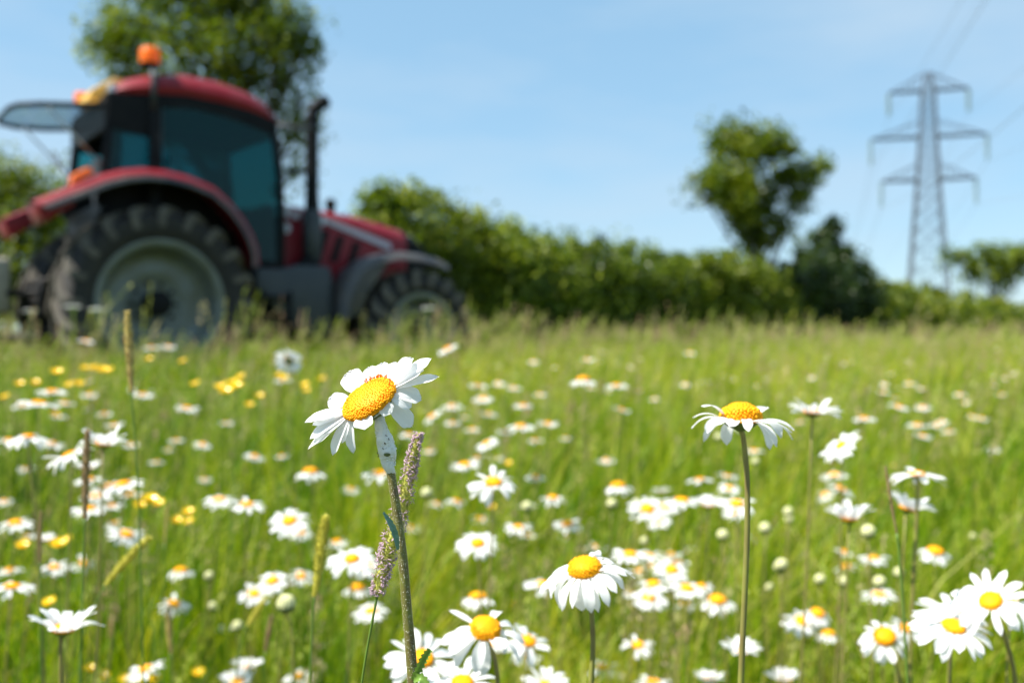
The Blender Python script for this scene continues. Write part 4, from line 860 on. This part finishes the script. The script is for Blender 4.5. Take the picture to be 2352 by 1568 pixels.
NEAR = [
 (1702, 962, 238, -2, 1, dict(n=20, droop=18, rd=0.38, dome=0.85, dvar=20, arch=0.16, wr=0.22), [(1708, 1010), (1716, 1100), (1716, 1230), (1709, 1400), (1702, 1560)], 'tall daisy with high domed orange centre on a bare stem, right side', 0.050),
 (1866, 948, 132, -2, 3, dict(n=19, droop=-18, rd=0.30, dvar=15), None, 'white daisy seen edge-on just right of the tall domed daisy', 0.047),
 (1932, 1022, 108, 10, -50, dict(n=20, droop=6, rd=0.24), None, 'white daisy turned sideways, leaning steeply, below the edge-on daisy', 0.046),
 (1343, 1306, 230, 17, -10, dict(n=24, droop=36, rd=0.32, dome=0.68, dvar=16, arch=0.16, wr=0.22), [(1358, 1400), (1362, 1480), (1358, 1568)], 'big daisy with drooping petals and orange dome, lower middle', 0.050),
 (1115, 1445, 212, 26, 6, dict(n=16, droop=24, rd=0.32, dome=0.75, dvar=26, arch=0.14, skip=0.08), [(1138, 1520), (1145, 1600)], 'big ragged daisy with one petal standing up, bottom middle', 0.052),
 (1213, 1472, 122, 26, 14, dict(n=15, droop=16, rd=0.28, dvar=22), None, 'smaller ragged daisy touching the right of the big ragged one', 0.047),
 (970, 1512, 178, 30, 12, dict(n=17, droop=8, rd=0.28, dvar=12), None, 'white daisy half hidden behind the tall daisy stem', 0.050),
 (1062, 1568, 186, 18, 0, dict(n=18, droop=14, rd=0.26, dvar=14), None, 'large white daisy cut by the bottom edge, right of the tall stem', 0.050),
 (1255, 1572, 120, 10, 0, dict(n=15, droop=-20, rd=0.24, dvar=12), None, 'daisy with raised petals at the bottom edge below the ragged pair', 0.048),
 (2190, 1438, 190, 24, 3, dict(n=21, droop=12, rd=0.26, dome=0.4, dvar=9), None, 'large flat daisy in the lower right cluster, nearest the lens', 0.052),
 (2186, 1408, 168, 12, 2, dict(n=18, droop=8, rd=0.22), None, 'daisy tucked directly behind the large flat one, lower right', 0.054),
 (2276, 1380, 184, 30, -30, dict(n=18, droop=4, rd=0.26, dvar=14), [(2300, 1440), (2325, 1520), (2335, 1590)], 'daisy with long petals fanned upwards, lower right corner', 0.050),
 (2326, 1386, 150, 26, 18, dict(n=16, droop=12, rd=0.24, dvar=14), None, 'daisy at the right edge overlapping the fanned one', 0.048),
 (2032, 1462, 126, 34, -8, dict(n=16, droop=34, rd=0.38, dome=0.7), [(2045, 1500), (2062, 1540), (2072, 1590)], 'daisy with drooping petals left of the lower right cluster', 0.046),
 (2080, 1442, 82, 30, 10, dict(n=16, droop=22, rd=0.32), None, 'small daisy between the drooping one and the lower right cluster', 0.044),
 (1703, 1498, 104, 2, 0, dict(n=20, droop=-34, rd=0.26), None, 'daisy with upturned petals behind the foot of the domed daisy stem', 0.046),
 (145, 1446, 178, -2, 3, dict(n=19, droop=-30, rd=0.28, dvar=11), [(140, 1470), (140, 1568)], 'large daisy seen from beside with raised petals, lower left', 0.050),
 (238, 1020, 136, 0, 5, dict(n=15, droop=-30, rd=0.26, dvar=20), None, 'daisy with upswept petals, topmost of the left-hand group', 0.050),
 (160, 1045, 118, 4, -24, dict(n=17, droop=6, rd=0.26, dvar=16), None, 'daisy leaning left beside the tall brown spike', 0.048),
 (65, 1003, 106, 0, 0, dict(n=17, droop=26, rd=0.26, dvar=14), [(68, 1050), (80, 1180), (90, 1350)], 'daisy with drooping petals on a dark stem near the left edge', 0.047),
 (1950, 1192, 128, -2, 0, dict(n=19, droop=-42, rd=0.28, dvar=10), None, 'daisy with petals raised like a shuttlecock, right of centre', 0.049),
 (2083, 1168, 126, -2, 20, dict(n=18, droop=-38, rd=0.28, dvar=10), None, 'tilted cup shaped daisy beside the shuttlecock one', 0.048),
 (2106, 1090, 132, 0, 0, dict(n=18, droop=12, rd=0.26, dvar=12), [(2108, 1110), (2105, 1200), (2098, 1330)], 'wide edge-on daisy above the tilted cup shaped one', 0.048),
 (1133, 1108, 122, 22, 0, dict(n=17, droop=16, rd=0.30, dvar=20), None, 'daisy with two petals standing, right of the tall daisy', 0.047),
 (1097, 1247, 102, 26, 0, dict(n=22, droop=10, rd=0.30), [(1100, 1290), (1103, 1360), (1110, 1450)], 'neat flat daisy above the big ragged one', 0.046),
 (808, 1283, 116, 22, 0, dict(n=21, droop=10, rd=0.28), None, 'broad flat daisy just right of the yellow grass spike', 0.047),
]
for (px, py, wp, ta, tb, det, sp, lab, sz) in NEAR: daisy(px, py, wp, ta, tb, detail=det, stem_path=sp, label=lab, size=sz)

MID = '''664,1195,88,24,0,f 690,1222,55,20,10,f 713,1083,70,-2,0,d 567,1158,76,6,3,f 503,1147,70,6,0,f 290,1226,78,10,25,f 35,1200,78,8,0,f 95,1240,62,-10,0,c 205,1168,74,4,0,f 280,1112,92,6,-12,f
240,1122,64,4,0,f 222,1138,70,6,0,f 200,1075,66,0,0,c 205,1100,60,0,0,f 625,1332,74,26,0,f 692,1322,58,24,14,f 585,1362,74,20,4,f 515,1450,56,-6,0,c 400,1385,68,14,10,r 415,1310,62,-2,0,d 125,1302,64,8,4,f
192,1293,56,24,30,r 28,1346,90,0,6,f 22,1308,54,4,-6,f 333,1536,84,6,-14,f 565,1532,78,-8,0,c 685,1553,64,14,0,f 545,1566,84,10,0,c 852,1402,78,10,0,f 820,1350,72,0,0,d 773,1243,54,6,0,f 842,1300,70,20,8,f
872,1086,72,8,0,r 806,1122,42,12,12,f 1098,1370,82,-4,0,d 1103,1190,44,16,0,f 1190,1210,58,8,0,f 1303,1203,70,8,0,f 1270,1142,62,4,0,r 1230,1095,42,8,0,f 1420,1115,66,0,0,d 1486,1167,82,34,0,f 1528,1163,58,20,0,f
1566,1148,80,4,0,f 1628,1160,80,0,0,c 1692,1156,84,14,0,f 1513,1198,54,14,-10,f 1520,1130,46,-14,0,c 1608,1100,56,-6,0,f 1672,1092,48,-4,6,f 1675,1120,48,20,0,f 1690,1178,60,0,0,f 1370,1254,50,0,4,f 1447,1272,80,6,0,f
1490,1275,60,0,0,f 1540,1272,56,0,0,r 1585,1268,44,0,0,c 1542,1307,78,26,0,f 1500,1340,78,8,-8,r 1490,1372,84,14,0,f 1578,1350,80,16,8,f 1573,1385,56,8,0,r 1648,1378,84,10,0,d 1737,1232,46,6,0,f 1340,872,64,-4,0,d
1416,884,48,4,0,f 1575,882,26,14,0,f 1028,800,46,12,-28,f 663,828,60,-60,6,f 650,872,36,0,0,f 465,1020,38,12,14,f 585,1047,44,8,14,f 648,1046,32,4,0,f 430,936,52,0,8,f 328,905,46,0,4,f 120,898,64,4,4,f 90,925,80,0,10,f
348,797,32,4,0,f 388,795,32,4,10,f 198,782,34,6,8,f 945,1210,46,8,0,f 940,997,42,0,4,f 992,955,46,10,-44,f 1196,978,60,6,0,f 1259,972,46,4,0,f 1118,1018,50,14,-30,f 1095,1050,36,0,-20,f 1140,1051,34,8,0,f 1068,1066,68,6,0,f
1392,1056,40,2,0,f 1202,930,42,4,0,f 1038,932,46,4,0,f 1124,950,38,0,6,f 1110,915,48,4,0,f 1099,885,42,0,4,f 1428,940,40,0,16,f 1040,970,34,10,0,f 1145,880,28,14,0,f 1985,960,50,0,0,f 2065,933,46,4,8,f 2120,935,36,4,0,f
2108,975,46,0,0,f 2152,975,30,14,0,f 2120,1000,40,0,8,f 2280,1030,34,14,0,f 1916,1090,60,4,-6,f 1932,1122,66,10,26,f 1895,1135,44,20,-20,f 2148,1266,76,12,4,d 2006,1281,66,0,0,f 1940,1266,46,8,16,f 1942,1300,56,0,-24,r
2020,1364,76,6,0,f 1975,1392,34,0,20,f 1842,1425,84,26,0,f 1878,1408,68,18,8,d 1903,1455,60,-4,0,d 1465,1480,74,16,0,r 1385,1532,72,8,0,r 1410,1452,42,10,0,f 1630,1562,76,0,0,c 1800,1560,86,-6,0,c 1208,1508,64,4,0,f
2230,1502,50,10,12,f 1733,1034,40,4,0,f 1250,1342,90,0,14,f 1140,1475,70,10,0,f 1500,1565,80,0,0,f 240,950,34,6,0,f 135,955,36,-4,0,f 20,1010,46,6,0,f 250,1115,60,0,0,f 60,1075,34,8,0,f 1005,1155,40,4,10,f
1050,1150,48,0,24,r 1210,1160,38,10,0,f 1212,1228,40,4,0,f 1295,1232,40,4,0,f 1665,1240,30,4,0,f 1765,1185,30,4,0,f 1350,825,28,6,0,f 1585,810,26,8,0,f 1225,830,26,10,0,f 2150,1285,40,4,0,f 2070,1320,34,0,0,f 1890,1390,38,0,0,f
1620,1408,44,0,0,f 985,1035,30,0,0,f 175,1325,40,0,0,f 120,1340,34,0,0,f 430,1170,30,6,0,f 560,1240,34,0,0,f 460,1245,30,6,0,f 735,1485,44,-4,0,c 1440,1550,50,0,0,f 1750,1250,34,6,0,f 2240,1525,40,0,0,f 1990,1565,50,0,0,c
2290,1240,30,6,0,f 1830,1300,30,0,0,f 60,1460,40,0,0,r 470,1555,50,8,0,f 1595,1560,40,0,0,f 1790,1462,44,-6,0,f 1010,1195,28,0,0,f 118,1018,60,0,8,f 52,930,44,2,0,f 205,905,36,4,0,f 150,925,40,0,6,f 262,975,40,0,-8,f 300,1020,34,2,0,f 255,1160,58,4,0,f 300,1135,54,0,-6,f 262,1200,46,2,0,r 60,1230,44,0,0,f 10,1150,40,4,0,f 360,1060,32,2,0,f 470,1100,34,0,8,f 405,1010,32,4,0,f
520,970,32,0,0,f 1180,890,34,0,0,f 1240,905,30,2,0,f 1160,990,40,0,6,f 1230,1010,34,2,0,f 1085,985,36,0,-6,f 1300,1005,30,0,0,f 1555,1290,56,2,0,f 1500,1300,58,0,6,f 1610,1345,60,4,-6,f 1470,1310,54,0,0,r 1450,1360,50,2,0,f 1175,1385,40,0,0,f 2255,960,30,2,0,f
2205,905,28,0,0,f 2090,880,28,2,0,f 2030,900,26,0,0,f 2300,905,26,0,0,f 2180,990,32,0,0,f'''
KD = {'f': 'flat', 'd': 'droop', 'c': 'cup', 'r': 'ragged'}
for tok in MID.split():
    a = tok.split(','); px, py, wp, ta, tb = map(float, a[:5]); sz = 0.044+0.005*math.sin(px*0.37+py)
    daisy(px, py, wp*1.13, ta+1, tb, KD[a[5]], size=sz*1.13)
# small far ones sprinkled through the grass
FAR = []
r = random.Random(77)
while len(FAR) < 75:
    d_ = 3.0+6.5*r.random(); px = r.uniform(0, 2352); hh = r.uniform(0.36, 0.56)
    if px < 1250 and r.random() < 0.45: continue
    if px < 900 and d_ > 5.5: continue
    x_ = (px-1176)/FPX*d_; py = 784-(float(gz(x_, d_))+hh-H)/d_*FPX
    if py < 800 or py > 1090: continue
    if 690 < px < 1010 and 810 < py < 1050: continue
    o_ = daisy(px, py, FPX*0.042/d_, r.uniform(-5, 28), r.uniform(-15, 15), 'flat', size=0.042, seed=len(FAR)+900, d=d_); FAR.append(o_)

# ------------------------------------------------------------------ buds
def bud(px, py, wpx, size=0.014, label='?', stem_path=None):
    d_ = FPX*size/wpx; p = at(px, py, d_); g0 = float(gz(p.x, d_)); rt = thing('daisy_bud', label, 'flower bud', (p.x, d_, g0), 0, 'closed daisy buds')
    o2 = p-rt.location; s_ = size/2; mb = MB(); Mt = Matrix.Translation(o2)
    mb.lathe([(s_*0.98, -s_*0.1), (s_*0.95, s_*0.35), (s_*0.72, s_*0.95), (s_*0.35, s_*1.35), (s_*0.02, s_*1.3)], 14, M=Mt)
    for i in range(14):
        a = 2*PI*i/14; petal(mb, o2+Vector((math.cos(a)*s_*0.97, math.sin(a)*s_*0.97, -s_*0.1)), o2+Vector((math.cos(a+.2)*s_*0.30, math.sin(a+.2)*s_*0.30, s_*1.45)), Vector((math.cos(a), math.sin(a), 0.4)), s_*0.55, 0.20, 0.1, 0, 0.3, 3, 5)
    mb.build('closed_petals', M_BUD, rt)
    mb = MB(); mb.lathe([(s_*1.0, s_*0.05), (s_*1.02, -s_*0.25), (s_*0.75, -s_*0.62), (s_*0.2, -s_*0.8)], 12, M=Mt); mb.build('bracts', M_CALYX, rt)
    if stem_path:
        mb = MB(); mb.tube(spline([o2-Vector((0, 0, s_*0.7))]+[at(a, b_, d_)-rt.location for a, b_ in stem_path], 5), 0.0011, 7); mb.build('stem', M_STEM, rt)
    else: link_obj('stem', stem_mesh(o2-Vector((0, 0, s_*0.7)), 0, 0.0012, int(px)), rt)
    return rt
bud(657, 1392, 40, 0.016, 'large cream closed bud on a thin stem right of the two small daisies', [(667, 1430), (673, 1500), (675, 1570)])
BUDS = [(1810, 1178, 20), (1812, 1195, 18), (1790, 1305, 24), (1883, 1333, 22), (1936, 1338, 22), (1768, 1352, 18), (1660, 1232, 24), (1757, 1216, 24), (1994, 1225, 30), (2020, 1340, 26), (2065, 1318, 22), (1650, 1006, 16),
        (1735, 1062, 16), (980, 1136, 24), (1405, 1160, 22), (1210, 1166, 22), (1795, 1300, 26), (1460, 1158, 20), (545, 1440, 22), (487, 1395, 20), (575, 1370, 18), (1480, 1245, 18), (2235, 1235, 16), (480, 1325, 20)]
for i, (px, py, wp) in enumerate(BUDS): ALL.append((px, py, bud(px, py, wp), wp, 0, 'bud'))

# ------------------------------------------------------------------ buttercups
def bc_mesh(seed):
    r = random.Random(seed); mb = MB()
    for i in range(5):
        a = 2*PI*i/5+r.uniform(-.1, .1); u_ = Vector((math.cos(a), math.sin(a), 0)); petal(mb, u_*0.08, u_*0.92+Vector((0, 0, 0.42+r.uniform(-.1, .2))), Vector((0, 0, 1))-u_*0.3, 1.05, -0.12, 0.10, 0, 0.1, 5, 6)
    mb.lathe([(0.20, 0.02), (0.24, 0.14), (0.16, 0.28), (0.02, 0.32)], 10, m=1); return mb.mesh('buttercup_head', [M_BUTTER, M_DISC])
BCM = [bc_mesh(i) for i in range(3)]
BUTTER = [(343, 1150, 46), (322, 1160, 32), (362, 1156, 30), (433, 1176, 30), (434, 1198, 28), (405, 1196, 30), (132, 1250, 40), (150, 1243, 36), (50, 1253, 36), (112, 1384, 36), (210, 1535, 34), (237, 1554, 34), (318, 1560, 36), (352, 1560, 32),
          (455, 1546, 34), (287, 1560, 32), (525, 1560, 34), (200, 1178, 26), (402, 1392, 26), (45, 882, 26), (80, 878, 22), (130, 855, 32), (160, 884, 26), (182, 882, 26), (215, 846, 26), (234, 850, 32), (250, 852, 26), (195, 846, 24),
          (508, 888, 32), (520, 900, 36), (545, 888, 36), (553, 866, 24), (700, 885, 24), (703, 898, 22), (652, 868, 22), (595, 910, 24), (572, 930, 24), (420, 830, 20), (342, 825, 20), (10, 912, 24), (125, 950, 22), (448, 882, 24),
          (640, 862, 20), (1127, 1165, 24), (1168, 1065, 22), (740, 870, 18), (535, 878, 28), (85, 882, 22), (430, 1470, 22), (390, 1400, 24), (268, 1440, 26), (88, 1345, 18)]
for i, (px, py, wp) in enumerate(BUTTER):
    sz = 0.023; d_ = FPX*sz/wp; p = at(px, py, d_); g0 = float(gz(p.x, d_)); rr_ = random.Random(i)
    rt = thing('buttercup', '?', 'flower', (p.x+rr_.uniform(-.02, .02), d_, g0), 0, 'buttercups')
    o2 = p-rt.location; link_obj('flower_head', BCM[i % 3], rt, M=Matrix.Translation(o2) @ frame_from_normal((rr_.uniform(-.3, .2), -0.35, 1), rr_.uniform(0, 6)) @ Matrix.Scale(sz/2, 4))
    link_obj('stem', stem_mesh(o2, 0, 0.0008, i, M_GREEN), rt); ALL.append((px, py, rt, wp, 0, 'buttercup'))

# ------------------------------------------------------------------ grass spikes that stand out one by one
def spike(name, label, pts, d_, wmm, n, cols, stem_pts, purple=None, stem_r=0.0006, seed=0, depth_to=None):
    r = random.Random(seed); last = at(*stem_pts[-1], d_); base = Vector((last.x, d_, float(gz(last.x, d_)))); rt = thing(name, label, 'grass spike', base, 0, 'single grass spikes')
    ax = spline([at(a, b_, d_)-base for a, b_ in pts], 6); Ln = len(ax)-1
    def frame(i):
        Tn = (ax[min(i+1, Ln)]-ax[max(i-1, 0)]).normalized(); A = Tn.cross(Vector((0, 1, 0))).normalized(); return Tn, A, Tn.cross(A).normalized()
    mb = MB(); W = wmm/2000
    wd = lambda f: W*(0.30+0.70*math.sin(PI*min(1, 0.10+f*0.86))**0.6)*((0.55+0.5*f) if purple else 1.0)
    mb.tube(ax, [wd(i/Ln)*0.55 for i in range(Ln+1)], 8)
    for i in range(n):
        f = r.random(); q = f*Ln; k = min(int(q), Ln-1); Tn, A, B = frame(k); a = r.uniform(0, 2*PI); dd = A*math.cos(a)+B*math.sin(a); p = ax[k].lerp(ax[k+1], q-k)+dd*wd(f)*0.45
        up_ = -Tn; e = p+dd*wd(f)*0.55+up_*wd(f)*r.uniform(0.2, 0.7); s_ = Tn.cross(dd)*wd(f)*0.22; m_ = p.lerp(e, 0.5)
        mb.add([p, m_+s_, e, m_-s_, m_+dd*wd(f)*0.16], [(0, 1, 4), (1, 2, 4), (2, 3, 4), (3, 0, 4)])
    mb.build('spikelets', cols, rt, smooth=False)
    if purple:
        mb = MB()
        for i in range(purple[0]):
            f = min(1, max(0, r.random())); q = f*Ln; k = min(int(q), Ln-1); Tn, A, B = frame(k); a = r.uniform(0, 2*PI); dd = A*math.cos(a)+B*math.sin(a)
            if math.sin(f*23+a*1.5)+r.gauss(0, .6) < -0.5: continue
            p = ax[k].lerp(ax[k+1], q-k)+dd*wd(f)*r.uniform(0.95, 1.35); dv = Vector((r.gauss(0, 1), r.gauss(0, 1), r.gauss(0, 1))).normalized()*r.uniform(0.0006, 0.0013)
            mb.tube([p-dv, p, p+dv], [0.00014, 0.00022, 0.00014], 5)
        mb.build('anthers', purple[1], rt)
    mb = MB(); sp = [ax[-1]]+[at(a, b_, d_)-base for a, b_ in stem_pts]; sp = to_ground(sp)
    mb.tube(spline(sp, 5), stem_r, 6); mb.build('stem', M_GREEN, rt); return rt
M_SPG = mat('spikelet_green', (0.46, 0.50, 0.06), 0.5, col2=(0.60, 0.55, 0.20), scale=700, noise=0.8, transl=0.25)
M_SPY = mat('spikelet_yellow', (0.68, 0.62, 0.10), 0.5, col2=(0.52, 0.50, 0.08), scale=300, noise=0.8, transl=0.3)
M_SPT = mat('spikelet_tan', (0.62, 0.52, 0.18), 0.6, col2=(0.40, 0.28, 0.12), scale=200, noise=0.8, transl=0.3)
M_SPB = mat('spikelet_brown', (0.30, 0.19, 0.10), 0.6, col2=(0.38, 0.30, 0.12), scale=200, noise=0.8, transl=0.25)
M_PUR = mat('anther_purple', (0.42, 0.25, 0.36), 0.6, col2=(0.66, 0.50, 0.52), scale=900, noise=0.9, transl=0.1)
spike('flowering_grass', 'purple flowering grass spike passing behind the tall sharp daisy stem', [(963, 994), (950, 1040), (940, 1085), (927, 1150), (908, 1215), (889, 1275), (874, 1325), (867, 1366)], 0.432, 8.4, 700, M_SPG, [(860, 1400), (845, 1480), (831, 1568)], (1300, M_PUR), 0.00055, 1)
spike('foxtail_grass', 'upright tan grass spike in front of the rear tractor wheel', [(292, 715), (294, 770), (298, 830), (302, 900)], 0.72, 8.0, 420, M_SPT, [(306, 960), (316, 1100), (325, 1400)], None, 0.0008, 2)
spike('foxtail_grass', 'bright yellow green grass spike left of the broad flat daisy', [(748, 1184), (742, 1230), (733, 1290), (722, 1369)], 0.60, 8.2, 520, M_SPY, [(718, 1420), (712, 1568)], None, 0.0008, 3)
spike('foxtail_grass', 'steeply leaning yellow grass spike above the big side-on daisy', [(343, 1232), (310, 1265), (275, 1302), (242, 1343)], 0.80, 8.6, 420, M_SPY, [(225, 1375), (190, 1460), (180, 1568)], None, 0.0009, 4)
spike('foxtail_grass', 'tall brown grass spike crossing the left-hand daisy group', [(201, 988), (198, 1050), (196, 1120), (194, 1190)], 0.66, 7.0, 380, M_SPB, [(192, 1260), (188, 1400), (186, 1568)], None, 0.0008, 5)
spike('foxtail_grass', 'thin brown grass spike crossing the bluish daisy at left', [(94, 1172), (92, 1210), (91, 1250), (92, 1292)], 0.75, 4.2, 200, M_SPB, [(92, 1340), (95, 1568)], None, 0.0008, 6)
spike('foxtail_grass', 'pale straw grass spike below the small ragged daisy', [(386, 1392), (387, 1425), (389, 1460), (392, 1500)], 0.95, 7.5, 240, M_SPT, [(395, 1568)], None, 0.001, 7)
spike('foxtail_grass', 'leaning green grass spike below the two small daisies', [(612, 1368), (598, 1390), (584, 1412), (568, 1436)], 1.0, 8.0, 240, M_SPY, [(555, 1470), (540, 1568)], None, 0.001, 8)
spike('foxtail_grass', 'brown grass spike left of the large cream bud', [(624, 1412), (619, 1440), (614, 1468), (610, 1495)], 1.0, 7.5, 200, M_SPB, [(606, 1568)], None, 0.001, 9)
spike('foxtail_grass', 'pinkish brown grass spike right of the leaning purple one', [(948, 1500), (945, 1520), (942, 1540), (938, 1560)], 0.9, 5.0, 160, M_SPB, [(934, 1600)], None, 0.001, 10)
spike('foxtail_grass', 'dark bent grass stalk in front of the tilted cup shaped daisy', [(2034, 1070), (2040, 1110), (2048, 1160), (2060, 1225)], 0.62, 3.2, 160, M_SPB, [(2068, 1300), (2078, 1450), (2085, 1568)], None, 0.0009, 11)
spike('foxtail_grass', 'slender straw grass spike above the ragged small daisy at left', [(385, 1150), (383, 1180), (380, 1215), (378, 1250)], 1.1, 4.5, 150, M_SPT, [(376, 1330), (372, 1568)], None, 0.001, 12)

# ------------------------------------------------------------------ white umbels in the long grass
def umbel(px, py, wpx, d_, label):
    p = at(px, py, d_); g0 = float(gz(p.x, d_)); rt = thing('umbel_flower', label, 'flower', (p.x, d_, g0), 0, 'white umbels'); o2 = p-rt.location; r = random.Random(int(px)); Rr = wpx/2*d_/FPX; mb = MB(); ms = MB()
    ms.tube(spline([(0, 0, 0), o2*0.5+Vector((.02, 0, 0)), o2-Vector((0, 0, Rr*0.8))], 4), 0.004, 6)
    for i in range(16):
        a = i*2.4; q = math.sqrt((i+.5)/16); c = o2+Vector((math.cos(a)*Rr*q, math.sin(a)*Rr*q, -0.15*Rr*q*q)); ms.tube([o2-Vector((0, 0, Rr*0.8)), c], 0.0015, 4)
        for k in range(9):
            z_ = c+Vector((r.gauss(0, .09), r.gauss(0, .09), r.gauss(0, .03)))*Rr; s_ = Rr*0.09; mb.add([z_+Vector((s_, 0, 0)), z_+Vector((0, s_, 0.2*s_)), z_-Vector((s_, 0, 0)), z_-Vector((0, s_, -.2*s_))], [(0, 1, 2, 3)])
    mb.build('florets', M_PETAL, rt); ms.build('stalks', M_GREEN, rt)
umbel(166, 702, 42, 7.4, 'white umbel in front of the left part of the rear wheel')
umbel(226, 708, 46, 7.3, 'white umbel right beside its twin before the rear wheel rim')
umbel(70, 712, 34, 7.6, 'white umbel low at the far left before the tyre')
umbel(985, 706, 38, 8.8, 'yellowish white umbel in front of the front wheel')

# ------------------------------------------------------------------ labels that single each flower out
LM = [((846, 914), 'the tall sharp daisy head'), ((1702, 962), 'the tall domed daisy'), ((1343, 1306), 'the big drooping daisy'), ((1115, 1445), 'the big ragged daisy'), ((2200, 1430), 'the lower right cluster'),
      ((145, 1440), 'the large side-on daisy'), ((735, 1275), 'the yellow green spike'), ((660, 1392), 'the large cream bud'), ((297, 810), 'the tan upright spike'), ((195, 1100), 'the brown spike'),
      ((1950, 1186), 'the shuttlecock daisy'), ((1133, 1108), 'the two-petals-up daisy'), ((345, 1153), 'the bright buttercup trio'), ((520, 893), 'the far buttercup patch'), ((2060, 933), 'the pylon foot'), ((1340, 872), 'the lone far daisy'),
      ((290, 1290), 'the leaning yellow spike'), ((1540, 1307), 'the right middle daisy bunch'), ((885, 1270), 'the purple grass spike')]
cnt = {}
WORDS = ['nearest', 'second nearest', 'third nearest', 'fourth nearest', 'fifth nearest', 'sixth nearest', 'seventh nearest', 'eighth nearest', 'ninth nearest', 'tenth nearest', 'eleventh nearest', 'twelfth nearest', 'thirteenth nearest', 'fourteenth nearest', 'fifteenth nearest', 'sixteenth nearest', 'seventeenth nearest', 'eighteenth nearest', 'nineteenth nearest', 'twentieth nearest']
rows = []
for (px, py, o_, wp, ta, kd) in ALL:
    j = min(range(len(LM)), key=lambda q: (LM[q][0][0]-px)**2+(1.4*(LM[q][0][1]-py))**2); dx, dy = px-LM[j][0][0], py-LM[j][0][1]
    dr = ('right of' if dx > 0 else 'left of') if abs(dx) > 1.6*abs(dy) else (('above' if dy < 0 else 'below') if abs(dy) > 1.6*abs(dx) else (('above and ' if dy < 0 else 'below and ')+('right of' if dx > 0 else 'left of')))
    cls = {'bud': 'pale round closed bud', 'buttercup': 'glossy yellow buttercup', 'droop': 'white daisy with drooping petals', 'cup': 'white daisy with raised petals', 'ragged': 'ragged white daisy', 'flat': 'flat open white daisy'}[kd]
    if wp < 34 and kd == 'flat': cls = 'tiny distant white daisy'
    rows.append((j, dr, cls, dx*dx+dy*dy, o_))
rows.sort(key=lambda q: q[3])
for j, dr, cls, dd, o_ in rows:
    k = cnt.get((j, dr, cls), 0); cnt[(j, dr, cls)] = k+1
    o_['label'] = '%s, %s one %s %s' % (cls, WORDS[min(k, 19)], dr, LM[j][1])
